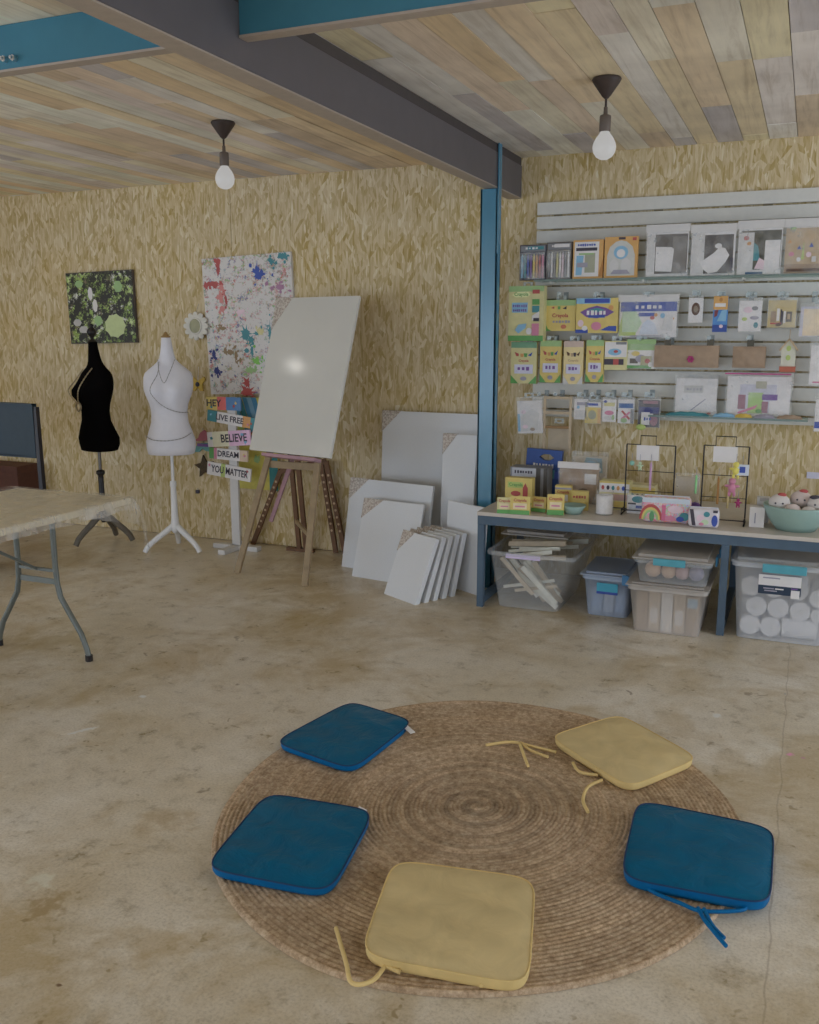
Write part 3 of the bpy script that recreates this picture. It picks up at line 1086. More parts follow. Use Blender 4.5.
# a box of dark red on the floor side of the chair, seen under its back
p0, p1 = at(0, 463, 5.6), at(29, 500, 5.6)
mb = MB().box(p0.x - .2, p1.x, 5.5, 5.72, 0, p0.z - .01, M('maroon_carton', (62, 34, 24), .7, vary=.15))
mb.box(p0.x - .2, p1.x + .006, 5.494, 5.726, p0.z - .06, p0.z, M('maroon_carton', (62, 34, 24)))
tag(mb.build('carton', loc=((p0.x + p1.x) / 2 - .1, 5.6, 0), bevel=.004), 'tall dark maroon carton standing against wall behind the chair', 'box')


# ------------------------------------------------------------------ dressmaker mannequins
def torso(mb, c, zb, front, mat, k=1.0, zs=1.0, cap=None):
    ey = -Vector((front[0], front[1], 0)).normalized()
    ex = Vector((ey.y, -ey.x, 0))
    prof = [(-.004, .150, .105, 0), (0, .160, .115, 0), (.04, .168, .122, 0), (.09, .170, .124, 0), (.15, .152, .112, 0), (.22, .128, .096, -.005), (.29, .122, .094, -.008), (.35, .132, .102, -.008),
            (.41, .156, .112, -.004), (.45, .168, .114, 0), (.49, .170, .112, .006), (.53, .169, .102, .012), (.56, .160, .09, .016), (.585, .134, .078, .018), (.61, .102, .066, .018), (.635, .074, .056, .016),
            (.66, .056, .050, .012), (.70, .046, .044, .008), (.75, .038, .038, .005), (.80, .033, .033, .003), (.803, .030, .030, .003)]
    n = 44
    vs, fs = [], []
    for h, a, b, oy in prof:
        for i in range(n):
            th = 2 * pi * i / n
            cx, sy = cos(th), sin(th)
            e = .9 if h < .6 else 1.0
            x = a * math.copysign(abs(cx) ** e, cx) * k
            y = b * math.copysign(abs(sy) ** e, sy) * k + oy
            if sy < 0:
                for sx in (-.075, .075):
                    y -= .055 * math.exp(-((x - sx) / .052) ** 2 - ((h - .43) / .062) ** 2)
                y -= .012 * math.exp(-((h - .13) / .09) ** 2) * (-sy)
            else:
                y += .03 * math.exp(-((h - .06) / .08) ** 2) * sy
            vs.append(Vector((c[0], c[1], zb + h * zs)) + ex * x + ey * y)
    for j in range(len(prof) - 1):
        for i in range(n):
            fs.append((j * n + i, j * n + (i + 1) % n, (j + 1) * n + (i + 1) % n, (j + 1) * n + i))
    mb.add(vs, fs, mat, True)
    mb.add(vs[:n], [tuple(reversed(range(n)))], mat)
    mb.add(vs[-n:], [tuple(range(n))], mat)
    return ex, ey


def tripod(t, c, feet, zh, mat, r):
    for f in feet:
        f = Vector(f)
        d = Vector((f.x - c[0], f.y - c[1], 0))
        pts = [Vector((c[0], c[1], zh)) + d * .05, Vector((c[0], c[1], zh - .035)) + d * .25, Vector((c[0], c[1], zh * .62)) + d * .52, Vector((c[0], c[1], zh * .46)) + d * .72,
               Vector((c[0], c[1], zh * .28)) + d * .9, Vector((c[0], c[1], r)) + d]
        MB().tube(pts, [r, r * 1.1, r * 1.05, r, r * .95, r * .9], mat, 10).build('leg', t)


MW = M('white_jersey', (156, 154, 158), .8, vary=.02)
MWP = M('white_lacquer', (158, 157, 156), .4, vary=.02)
wc = (-4.095, 5.31)
t = thing('dress_form', 'white dressmaker mannequin on white tripod stand, facing forward', 'mannequin', (wc[0], wc[1], 0))
mb = MB()
FRW = (.45, -.89)
exw, eyw = torso(mb, wc, .716, FRW, MW, zs=1.0)
mb.build('torso', t)
MB().lathe([(.031, 0), (.033, .008), (.02, .014), (.012, .03), (.005, .04)], (wc[0], wc[1] - .003, 1.519), M('wood_knob', (110, 84, 40), .5)).build('neck_cap', t)
MB().tube([(wc[0], wc[1], .70), (wc[0], wc[1], .50)], .011, MWP).build('pole', t)
MB().lathe([(.017, .52), (.022, .515), (.024, .49), (.019, .47), (.022, .4), (.024, .3), (.028, .22), (.034, .2), (.03, .16), (.012, .14)], (wc[0], wc[1], 0), MWP).build('turned_post', t)
tripod(t, wc, [fl(145, 555), fl(200, 555), (wc[0] - .13, wc[1] + .2, 0)], .2, MWP, .02)

MBK = M('black_velvet', (5, 4, 4), .9, spec=.05)
bc = (-4.735, 5.30)
t = thing('dress_form', 'black dressmaker mannequin on dark wooden tripod stand, turned sideways', 'mannequin', (bc[0], bc[1], 0))
mb = MB()
cam = Vector((-bc[0], -bc[1], 0)).normalized()
lft = Vector((-cam.y, cam.x, 0)) * -1
lft = Vector((cam.y, -cam.x, 0))
frb = (cam * .52 + lft * .85)
exb, eyb = torso(mb, bc, .712, (frb.x, frb.y), MBK, k=.92, zs=.97)
mb.build('torso', t)
MB().lathe([(.036, 0), (.03, .01), (.012, .02), (.014, .035), (.03, .055), (.034, .072), (.026, .092), (.012, .105), (.018, .115), (.010, .128), (.001, .13)], (bc[0], bc[1], 1.486), M('black_knob', (16, 13, 12), .35)).build('neck_finial', t)
POLE = M('dark_chrome', (74, 70, 66), .35, metal=.6)
MB().tube([(bc[0], bc[1], .71), (bc[0], bc[1], .45)], .012, POLE).build('pole', t)
MB().lathe([(.014, .565), (.03, .555), (.032, .535), (.018, .52), (.02, .5), (.02, .3), (.034, .26), (.03, .2), (.012, .17)], (bc[0], bc[1], 0), M('black_lacquer', (22, 20, 20), .35)).build('turned_post', t)
tripod(t, bc, [fl(76, 549), fl(133, 543), (bc[0] - .1, bc[1] + .24, 0)], .235, M('grey_brown_wood', (72, 66, 56), .6), .022)


def chain_on(name, label, c, zb, ex, ey, pts, mat, r, zs=1.0, pendant_=None):
    P = [Vector((c[0], c[1], zb + h * zs)) + ex * x + ey * y for x, y, h in pts]
    sm = []
    for i in range(len(P) - 1):
        p0, p1, p2, p3 = P[max(i - 1, 0)], P[i], P[i + 1], P[min(i + 2, len(P) - 1)]
        for j in range(8):
            s = j / 8
            sm.append(.5 * ((2 * p1) + (p2 - p0) * s + (2 * p0 - 5 * p1 + 4 * p2 - p3) * s * s + (3 * p1 - p0 - 3 * p2 + p3) * s ** 3))
    sm.append(P[-1])
    mb = MB()
    rr = [r * (1 if i % 2 else .55) for i in range(len(sm))]
    mb.tube(sm, rr, mat, 6)
    if pendant_:
        q = Vector((c[0], c[1], zb + pendant_[2] * zs)) + ex * pendant_[0] + ey * pendant_[1]
        pts = [q + (ex * cos(a) + Vector((0, 0, 1)) * sin(a)) * pendant_[3] for a in [2 * pi * i / 16 for i in range(16)]]
        mb.tube(pts, r * 1.2, mat, 6, closed=True)
    return tag(mb.build(name, loc=P[len(P) // 2]), label, 'necklace')


CHAIN = M('brass_chain', (120, 106, 78), .35, metal=.5)
DCH = M('dull_silver_chain', (112, 108, 106), .4, metal=.4)
chain_on('necklace', 'gold chain necklace with ring pendant on the black mannequin', bc, .712, exb, eyb,
         [(-.07, -.045, .60), (-.08, -.105, .52), (-.075, -.168, .45), (-.03, -.16, .385), (.0, -.137, .355), (.03, -.16, .385), (.06, -.168, .46), (.06, -.115, .54), (.05, -.045, .61)], CHAIN, .006, .97, (0, -.142, .33, .03))
chain_on('sash_chain', 'long thin chain slung diagonally across the white mannequin', wc, .716, exw, eyw,
         [(-.05, -.03, .64), (-.05, -.10, .56), (-.09, -.175, .46), (-.06, -.165, .39), (.0, -.125, .33), (.08, -.115, .3), (.135, -.03, .29)], DCH, .0032)
chain_on('necklace', 'short thin chain necklace hanging from neck of white mannequin', wc, .716, exw, eyw,
         [(-.058, -.03, .655), (-.035, -.115, .57), (.0, -.15, .5), (.035, -.115, .57), (.058, -.03, .655)], DCH, .003)
chain_on('waist_chain', 'thin chain looped round the hips of the white mannequin', wc, .716, exw, eyw,
         [(-.165, -.04, .13), (-.10, -.13, .11), (0, -.148, .105), (.1, -.13, .12), (.155, -.05, .15)], DCH, .0032)


# ------------------------------------------------------------------ things on the left wall
def quad_wall(name, corners_tl_tr_br_bl, y, th, mats):
    pass


# leafy picture
tl, tr, br, bl = at(67, 273, 5.75), at(134, 272, 5.75), at(138, 345, 5.75), at(72, 344, 5.75)
w = ((tr - tl).length + (br - bl).length) / 2
h = ((tl - bl).length + (tr - br).length) / 2
T = frame((bl.x - .01, YW - .03, bl.z), roll=radians(-1.2))
LEAF = speckle('leafy_picture_print', [(96, 110, 52), (122, 138, 76), (74, 92, 40), (150, 150, 142), (110, 128, 66), (140, 150, 104), (84, 74, 56), (58, 64, 34)], 16.0, (28, 26, 20), .47, (1, 1, .8))
t = thing('picture', 'square dark picture of green leaves hung on the chipboard wall', 'picture', T @ Vector((w / 2, .015, 0)))
MB().box(0, w, .004, .026, 0, h, M('picture_edge', (58, 50, 44), .6), T).build('frame_board', t)
mb = MB().box(.006, w - .006, 0, .004, .006, h - .006, LEAF, T)
# the pale blossom and bigger leaves
for cx, cz, rx, rz, m_, nn in ((.7, .24, .15, .16, M('pale_green_bloom', (140, 150, 100), .6), 9), (.36, .7, .035, .09, PAPER, 7), (.42, .53, .035, .09, PAPER, 7), (.13, .3, .06, .05, M('grey_white_petal', (134, 130, 126), .6), 6),
                               (.22, .2, .07, .05, M('grey_white_petal', (134, 130, 126), .6), 6), (.33, .12, .04, .08, M('grey_white_petal', (134, 130, 126), .6), 6), (.2, .84, .06, .05, GRN2, 6), (.45, .32, .06, .07, GRN2, 7), (.78, .78, .06, .08, GRN2, 6)):
    pts = [(w * cx + w * rx * cos(2 * pi * i / (nn * 3)) * (1 + .07 * cos(nn * 2 * pi * i / (nn * 3))), h * cz + h * rz * sin(2 * pi * i / (nn * 3)) * (1 + .07 * cos(nn * 2 * pi * i / (nn * 3)))) for i in range(nn * 3)]
    mb.poly(pts, -.001, .002, m_, T)
mb.build('print', t)

# splatter painting, a tall board
tl, tr = at(201, 259, 5.75), at(290, 251.5, 5.75)
w = (tr - tl).length
h = .97
SPL = speckle('paint_splatter', [(134, 74, 70), (92, 110, 92), (128, 108, 114), (70, 76, 108), (92, 116, 118), (128, 118, 84), (148, 112, 108), (150, 144, 140), (112, 96, 84), (140, 124, 116), (98, 124, 76)], 17.0, (150, 146, 142), .46, (1.7, 1, .7), .3)
T = frame((tl.x, YW - .026, tl.z), roll=radians(-2.2))
t = thing('painting', 'tall white painting with multicoloured paint splatters behind the easel', 'painting', T @ Vector((w / 2, .02, -h)))
MB().box(0, w, .004, .024, -h, 0, WHITE2, T).build('board', t)
mb = MB().box(.0, w, 0, .004, -h, 0, SPL, T)


_lay = [0]


def splash(mb, cx, cz, r, mat, seed, T, n=9, sx=1.0, sz=1.0):
    q = random.Random(seed)
    _lay[0] = (_lay[0] + 1) % 40
    yl = -.0006 - .00005 * _lay[0]
    pts = []
    N = n * 4
    for i in range(N):
        a = 2 * pi * i / N
        rr = r * (.55 + .9 * (q.random() ** 2.2) * (1 if i % 4 == 0 else .35))
        pts.append((cx + rr * cos(a) * sx, cz + rr * sin(a) * sz))
    mb.poly(pts, yl, .001, mat, T)


k = w / 89.0
for u, v, r, m_, sx, sz in ((218, 268, 9, RED, .5, 1.6), (212, 284, 10, RED, 1.8, .5), (221, 298, 9, M('pale_red', (150, 90, 84), .5), .6, 1.4), (257, 272, 8, BLU, .6, 1.5), (262, 274, 6, BLU, 1.4, .5), (282, 256, 8, TEAL, 1.3, .7), (272, 262, 5, TEAL, 1, .7),
                            (280, 287, 8, M('mauve_paint', (122, 84, 106), .5), 1.2, .8), (246, 334, 10, TEAL, .9, 1.2), (270, 333, 7, TEAL, .5, 2.0), (257, 361, 7, M('bright_green_paint', (84, 136, 40), .5), .8, 1.2), (250, 370, 8, GRN2, 1.4, .7), (214, 354, 7, M('navy_paint', (30, 34, 84), .5), .7, 1.3),
                            (217, 371, 7, M('navy_paint', (30, 34, 84), .5), 1, 1), (260, 332, 6, YEL2, 1, 1), (247, 392, 10, RED, 1.4, .9), (230, 352, 7, M('umber_paint', (104, 84, 54), .5), 1, .8), (240, 312, 6, LPINK, 1.5, .8), (222, 328, 6, M('umber_paint', (104, 84, 54), .5), 1.6, .5),
                            (226, 300, 5, RED, .5, 2), (236, 356, 6, M('umber_paint', (104, 84, 54), .5), .6, 1.6), (252, 351, 7, TEAL, .5, 1.6)):
    q = T.inverted() @ at(u, v, YW - .026)
    qr = random.Random(u * 7 + v)
    splash(mb, q.x, q.z, r * k * .62, m_, u * 7 + v, T, 9, sx, sz)
    for _ in range(9):
        splash(mb, min(max(q.x + qr.gauss(0, .55) * r * k * sx, .02), w - .02), min(q.z + qr.gauss(0, .55) * r * k * sz, -.02), r * k * qr.uniform(.1, .34), m_, qr.randint(0, 9999), T, 6, qr.uniform(.6, 1.4), qr.uniform(.6, 1.6))
mb.build('painted_face', t)
MB().tube([(tl.x + .2, YW - .006, tl.z - .02), (tl.x + .3, YW - .004, tl.z + .01), (tl.x + .4, YW - .006, tl.z - .02)], .0012, M('thin_wire', (110, 106, 98), .4), 5).build('hanging_wire', t)

# daisy wreath
p = at(195.5, 326, 5.73)
t = thing('daisy_ornament', 'white daisy shaped ornament with grey green middle, left of splatter painting', 'ornament', (p.x, YW - .054, p.z))
mb = MB()
pts = []
for i in range(72):
    a = 2 * pi * i / 72
    r = .08 + .024 * abs(cos(6 * a)) ** .6
    pts.append((p.x + r * cos(a) * 1.05, p.z + r * sin(a)))
mb.poly(pts, YW - .052, YW - .036, M('white_felt', (152, 148, 138), .8))
mb.build('petals', t, bevel=.005)
MB().tube([(p.x, YW - .04, p.z + .09), (p.x + .004, YW - .004, p.z + .16)], .0015, M('thin_wire', (110, 106, 98), .4), 5).build('hanging_loop', t)
mb = MB().ball((p.x, YW - .054, p.z), .05, M('sage_centre', (118, 116, 90), .8), (1, .3, 1.1))
mb.tube([(p.x + .052 * cos(2 * pi * i / 24), YW - .056, p.z + .055 * sin(2 * pi * i / 24)) for i in range(24)], .006, M('white_felt', (152, 148, 138)), 6, closed=True)
mb.build('middle', t)


DCH_ = M('thin_wire', (110, 106, 98), .4)


def wallflat(name, label, cat, pts_px, mat, th=.014, extra=None, group=None):
    P = [at(u, v, YW - th) for u, v in pts_px]
    c = sum(P, Vector((0, 0, 0))) / len(P)
    mb = MB().poly([(q.x, q.z) for q in P], YW - th - .002, YW - .002, mat)
    if extra:
        extra(mb, c)
    o = tag(mb.build(name, loc=(c.x, YW, c.z), bevel=.002), label, cat, group)
    zt_ = max(q.z for q in P)
    MB().tube([(c.x - .006, YW - .004, zt_ - .004), (c.x, YW - .004, zt_ + .014), (c.x + .006, YW - .004, zt_ - .004)], .0015, DCH_, 5).build('hanging_loop', o)
    return o


YB = M('mustard_yellow', (152, 126, 26), .6)


def string(mb, c):
    mb.tube([(c.x, YW - .008, c.z + .02), (c.x + .01, YW - .006, c.z + .13)], .0025, PAPER, 5)


wallflat('butterfly_ornament', 'mustard yellow butterfly ornament on wall beside white mannequin shoulder', 'ornament',
         [(197.5, 381), (204, 377), (205, 380), (202, 384), (203, 391), (200, 391), (197.5, 387), (195, 391), (192, 390), (193, 384), (190.5, 379), (193, 377)], YB, .012,
         lambda mb, c: (mb.ball((c.x, YW - .016, c.z), .018, INK, (1.0, .5, 1.0)), string(mb, c)))
wallflat('cone_ornament', 'pink pointed hat shaped ornament on wall right of white mannequin', 'ornament', [(204, 430), (208, 434), (210, 440), (204, 441), (193.5, 441), (198, 438), (200, 433)], M('dull_pink', (128, 66, 78), .6), .014)
wallflat('arch_ornament', 'teal and purple arch ornament hanging under the pink pointed one', 'ornament', [(194, 452), (196, 446), (201, 443), (207, 443), (211, 446), (211, 452), (206, 451), (202, 449), (199, 452)], M('dull_teal', (66, 112, 110), .6), .014,
         lambda mb, c: mb.box(c.x - .05, c.x + .07, YW - .018, YW - .012, c.z + .012, c.z + .035, PURP))
star = []
for i in range(10):
    a = pi / 2 + 2 * pi * i / 10 + .15
    r = 10.5 if i % 2 == 0 else 4.8
    star.append((204 + r * cos(a) * .95, 466.5 - r * sin(a) * 1.1))
wallflat('star_ornament', 'dark brown wooden star on wall left of the signpost', 'ornament', star, M('bark_brown', (58, 46, 30), .8, vary=.3, scale=80), .02)
wallflat('wall_hook', 'small dark screw hook low on wall under the star', 'hook', [(195.5, 490), (199, 490), (199, 493.5), (195.5, 493.5)], INK, .012)

# painted panel hung below the splatter painting
T0 = at(236, 487, YW - .02)
T1 = at(278, 398, YW - .02)
w, h = T1.x - T0.x, T1.z - T0.z
T = frame((T0.x, YW - .052, T0.z))
t = thing('painted_panel', 'yellow and blue striped painted panel on wall between signpost and easel', 'painting', T @ Vector((w / 2, .01, 0)))
PYEL = M('panel_yellow', (146, 136, 44), .6, vary=.12, scale=20)
MB().box(0, w, .003, .02, 0, h, PYEL, T).build('board', t)
mb = MB()
mb.box(.82 * w, w, -.0015, .003, 0, .38 * h, M('panel_teal', (28, 92, 96), .6), T)
for i, (x0, m_) in enumerate(((.02, M('panel_blue', (48, 104, 136), .6)), (.14, TEAL), (.26, M('panel_blue', (48, 104, 136))), (.36, LBLU), (.46, M('panel_blue', (48, 104, 136))))):
    mb.poly([(x0 * w, h), ((x0 + .1) * w, h), ((x0 + .32) * w, .62 * h), ((x0 + .22) * w, .6 * h)], -.001, .003, m_, T)
for cx, cz, m_ in ((.4, .58, RED), (.48, .52, M('panel_blue', (48, 104, 136))), (.25, .68, LIME), (.3, .6, ORG), (.1, .45, LPINK), (.55, .33, GRN2)):
    splash(mb, cx * w, cz * h, .1 * w, m_, int(cx * 100), T, 7)
mb.build('painted_face', t)
MB().tube([T @ Vector((.2 * w, .016, h - .01)), T @ Vector((.5 * w, .018, h + .02)), T @ Vector((.8 * w, .016, h - .01))], .0015, DCH_, 5).build('hanging_wire', t)

# signpost
px, py = -3.745, 5.56
t = thing('signpost', 'white signpost with five hand painted colourful boards of lettering', 'sign', (px, py, 0))
MB().box(px - .034, px + .034, py - .012, py + .012, .03, 1.07, WHITE2).build('post', t, bevel=.003)
mb = MB()
mb.box(px - .19, px + .19, py - .03, py + .03, .0, .035, WHITE2)
mb.box(px - .03, px + .03, py - .2, py + .12, .0, .035, WHITE2)
mb.build('base', t, bevel=.004)
signs = [((207, 397), (241, 410), 0, 'HEY', [(0, .32, YEL), (.32, .58, M('sign_red', (160, 70, 66), .6)), (.58, 1, M('sign_blue', (56, 92, 130), .6))], .22, .5),
         ((208, 414), (257, 425), 7, 'LIVE FREE', [(0, .2, TEAL), (.2, .72, PAPER), (.72, .88, ORG), (.88, 1, TEAL)], .46, .56),
         ((208, 431), (251, 446), -5, 'BELIEVE', [(0, .12, PAPER), (.12, .5, M('sign_cream', (158, 154, 130), .6)), (.5, 1, M('sign_pink', (172, 128, 150), .6))], .62, .6),
         ((210, 449), (248, 460), 2, 'DREAM', [(0, .12, GRN), (.12, .2, PINK), (.2, .8, PAPER), (.8, 1, M('sign_mix', (150, 130, 110), .6))], .5, .55),
         ((208, 465), (251, 478), 6, 'YOU MATTER', [(0, .32, PAPER), (.32, .42, LIME), (.42, 1, PAPER)], .52, .85)]
for (a, b, rot, txt, bands, tx, tw) in signs:
    A, B = at(a[0], (a[1] + b[1]) / 2, py - .02), at(b[0], (a[1] + b[1]) / 2, py - .02)
    zt, zb = at((a[0] + b[0]) / 2, a[1], py - .02).z, at((a[0] + b[0]) / 2, b[1], py - .02).z
    ww, hh = B.x - A.x, zt - zb
    T = frame((A.x + ww / 2, py - .028, (zt + zb) / 2), roll=radians(rot))
    mb = MB()
    for x0, x1, m_ in bands:
        mb.box((x0 - .5) * ww, (x1 - .5) * ww, 0, .014, -hh / 2, hh / 2, m_, T)
    for i in range(3):
        splash(mb, rnd.uniform(-.48, -.3) * ww if i < 1 else rnd.uniform(.3, .46) * ww, rnd.uniform(-.3, .3) * hh, .14 * hh, rnd.choice([TEAL, PINK, YEL, RED, LBLU]), i + int(ww * 999), T, 7)
    bd = mb.build('sign_board', t)
    MB().text(txt, (tx - .5) * ww, 0, hh * .52, INK, -.0022, T, tw * ww).build('lettering', bd)

# ------------------------------------------------------------------ easels
WOOD = M('easel_wood', (106, 88, 60), .6, vary=.15, scale=14)
WOODD = M('easel_dark_wood', (78, 52, 30), .6, vary=.15, scale=14)
PINKP = M('pink_paint_stain', (124, 92, 98), .6)
fa, fb = fl(237, 573), fl(305, 586)
t = thing('easel', 'wooden studio easel with paint stains holding large white canvas', 'easel', ((fa.x + fb.x) / 2, 5.1, 0))
ra, rb = Vector((-3.33, 5.2, .80)), Vector((-2.92, 5.11, .80))
ta, tb = Vector((-3.22, 5.34, 1.15)), Vector((-2.98, 5.29, 1.15))
ra = at(269, 456, 5.2)
rb = at(318, 459, 5.13)
da, db = (ra - fa), (rb - fb)
LA = MB().bar(fa, fa + da * 1.08, .04, .022, WOOD).build('leg', t)
LB = MB().bar(fb, fb + db * 1.08, .04, .022, WOOD).build('leg', t)
m1 = fa + da * .93
m2 = fb + db * .93
off = Vector((0, .018, 0))
MB().bar(m1 + off, m2 + off, .045, .018, WOOD, side=(0, 0, 1)).build('cross_rail', t)
q1, q2 = fl(305, 586) + db * .37, at(294, 521, 5.28)
MB().bar(q1 + Vector((0, .02, 0)), at(296, 521, 5.60), .03, .016, WOOD, side=(0, 0, 1)).build('lower_rail', t)
# inner prop rod with a pink stain, running to the back
MB().bar(at(293, 458, 5.28), at(271, 521, 5.42), .026, .018, PINKP).build('prop_rod', t)
mast0 = Vector((at(303, 548, 5.68).x, 5.68, 0.0))
for du in (-.028, .028):
    MB().bar(mast0 + Vector((du, 0, 0)), Vector((mast0.x - .03 + du, 5.62, .80)), .032, .022, WOODD).build('mast', t)
MB().bar(mast0 + Vector((-.13, 0, .012)), mast0 + Vector((.09, 0, .012)), .035, .022, WOODD, side=(0, 1, 0)).build('mast_foot', t)
# tray that carries the canvas
BO, BYAW, BTILT, BWD, BHT = Vector((-3.36, 5.17, .793)), radians(-13.6), radians(17), .707, 1.03
T = frame(BO, BYAW, BTILT)
MB().box(.13, .60, -.012, .05, -.03, -.008, PINKP, T).build('tray', t, bevel=.003)
MB().bar(T @ Vector((.36, .045, -.03)), T @ Vector((.36, .045, .72)), .05, .025, WOOD, side=T.to_3x3() @ Vector((1, 0, 0))).build('upright', t)
MB().bar(T @ Vector((.36, .06, .3)), Vector((mast0.x - .03, 5.60, .78)), .03, .02, WOODD).build('strut', t)

# carved legs of a second easel folded behind
t = thing('easel', 'darker wooden easel with perforated legs standing behind the first', 'easel', (-3.2, 5.72, 0))
for a, b in (((281, 470), (253, 545)), ((321, 461), (336, 551)), ((326, 461), (345, 531))):
    top = at(a[0], a[1], 5.70)
    g = fl(b[0], b[1])
    bot = Vector((at(b[0], b[1], 5.74).x, 5.74, 0))
    lg = MB().bar(bot, top, .034, .02, WOODD)
    o = lg.build('leg', t)
    hm = MB()
    ax = (top - bot)
    for i in range(9):
        q = bot + ax * (.25 + .075 * i) + Vector((0, -.0105, 0))
        hm.tube([q + Vector((0, .003, 0)), q + Vector((0, -.002, 0))], .009, LBROWN, 8)
    hm.build('peg_inlay', o)
MB().bar(at(281, 471, 5.70), at(326, 461, 5.70), .04, .018, WOODD, side=(0, 0, 1)).build('cross_rail', t)

# ------------------------------------------------------------------ canvases
GLOSSW = M('gloss_white_canvas', (146, 143, 135), .13, spec=.5, vary=.02, scale=3)


def canvas(name, label, o, yaw, tilt, w, h, th=.018, face=CANVAS, corner=(0, 0), group=None):
    """o = front bottom-left corner; th = stretcher depth"""
    T = frame(o, yaw, tilt)
    t = thing(name, label, 'canvas', T @ Vector((w / 2, th / 2, 0)), group)
    MB().box(0, w, 0, th, 0, h, face, T).build('canvas_face', t, bevel=.002)
    if corner[0]:
        cw, ch = corner
        mb = MB()
        mb.poly([(-.003, h + .003), (-.003, h - ch), (cw, h + .003)], -.003, .0, CARD, T)
        mb.poly([(-.003, h + .003), (-.003, h - ch), (-.001, h - ch), (-.001, h + .003)], -.003, th + .002, CARD, T)
        mb.box(-.003, cw, -.003, th + .002, h + .001, h + .003, CARD, T)
        mb.build('corner_protector', t)['label'] = 'printed card corner protector'
    return t


canvas('blank_canvas', 'large blank glossy white canvas resting on the wooden easel', BO, BYAW, BTILT, BWD, BHT, .022, GLOSSW, (.14, .22))
GC = 'blank canvases leaning against the wall and post'
canvas('blank_canvas', 'tallest blank canvas leaning on wall, behind all the others', (-2.645, 5.66, 0), radians(-3), radians(3.5), .78, 1.035, .03, CANVAS, (.14, .14), GC)
canvas('blank_canvas', 'narrow upright blank canvas leaning in front of the tallest, beside blue post', (-2.115, 5.42, 0), radians(-8), radians(4), .235, .925, .02, CANVAS, (.10, .13), GC)
canvas('blank_canvas', 'blank canvas leaning beside blue post, behind the row of small ones', (-2.012, 5.245, 0), radians(-28.6), radians(4), .345, .535, .02, CANVAS, (0, 0), GC)
canvas('blank_canvas', 'wide blank canvas on floor, leftmost and behind a smaller canvas', (-2.81, 5.406, 0), radians(-10.8), radians(11.5), .655, .605, .022, CANVAS, (.15, .15), GC)
canvas('blank_canvas', 'mid sized blank canvas leaning on the wide one, printed card corner', (-2.631, 5.203, 0), radians(-8.4), radians(18), .45, .515, .02, CANVAS, (.15, .13), GC)
S = [(416, 606), (425, 602), (433.5, 599.5), (442, 598), (451, 596)]
SL = ['front blank canvas of the row of five small canvases', 'second blank canvas from front in the row of small ones', 'middle blank canvas of the row of five small canvases',
      'fourth blank canvas from front in the row of small ones', 'rearmost blank canvas of the row of five small canvases']
for i, (uv, lb) in enumerate(zip(S, SL)):
    p = Vector((-2.0 + .033 * i, 4.762 + .060 * i, 0))
    yw = radians(-28.9)
    w = .305 if i == 0 else .30
    o = (p.x - w * cos(yw), p.y - w * sin(yw), 0)
    canvas('small_canvas', lb, o, yw, radians(22.5 - 2.2 * i), w, .405 - .004 * i, .032, CANVAS, (.11, .13), 'row of small blank canvases on the floor')

# ------------------------------------------------------------------ slat wall
ux0, ux1 = at(535, 300, YW - .03).x, 1.6
zt = at(535, 203, YW - .03).z
zb = 1.0
mb = MB()
pitch = .0838
n = 16
for i in range(n):
    a = zt - i * pitch
    mb.box(ux0, ux1, YW - .032, YW - .012, max(a - pitch + .011, zt - n * pitch + .04), a, WHITE)
sp_ = mb.build('slat_display_panel', loc=((ux0 + ux1) / 2, YW, zt), bevel=.002)
for xx in (ux0 + .1, ux0 + .7, ux0 + 1.3, ux0 + 1.9, ux0 + 2.5):
    MB().box(xx, xx + .05, YW - .012, YW - .001, zt - n * pitch + .045, zt - .003, M('batten_olive', (96, 86, 60), .7)).build('mounting_batten', sp_)
tag(sp_, 'white horizontal slat display panel fixed on the chipboard wall', 'display panel')
SY = YW - .032                                    # front of the slats


def shelf(label, u0, u1, v, yf, group):
    a, b = at(u0, v, yf), at(u1, v, yf)
    z = at((u0 + u1) / 2, v, yf).z
    t = thing('glass_shelf', label, 'shelf', ((a.x + b.x) / 2, SY, z), group)
    MB().box(a.x, b.x, yf, SY - .002, z, z + .008, GLASS).build('glass_pane', t)
    MB().box(a.x, b.x, yf - .002, yf, z - .002, z + .008, M('shelf_edge_green', (74, 88, 80), .25)).build('front_edge', t)
    x = a.x + .08
    while x < b.x:
        MB().box(x, x + .012, yf + .05, SY - .001, z - .014, z - .001, WHITE).build('bracket', t)
        x += .55
    return z


Y1 = 5.56
ZS1 = shelf('long glass shelf carrying the top row of packs on slat panel', 534, 860, 277.5, Y1, 'glass shelves on the slat panel') + .0085
ZS2 = shelf('lower glass shelf carrying the zip bag on the slat panel', 648, 808, 419, 5.58, 'glass shelves on the slat panel') + .0085


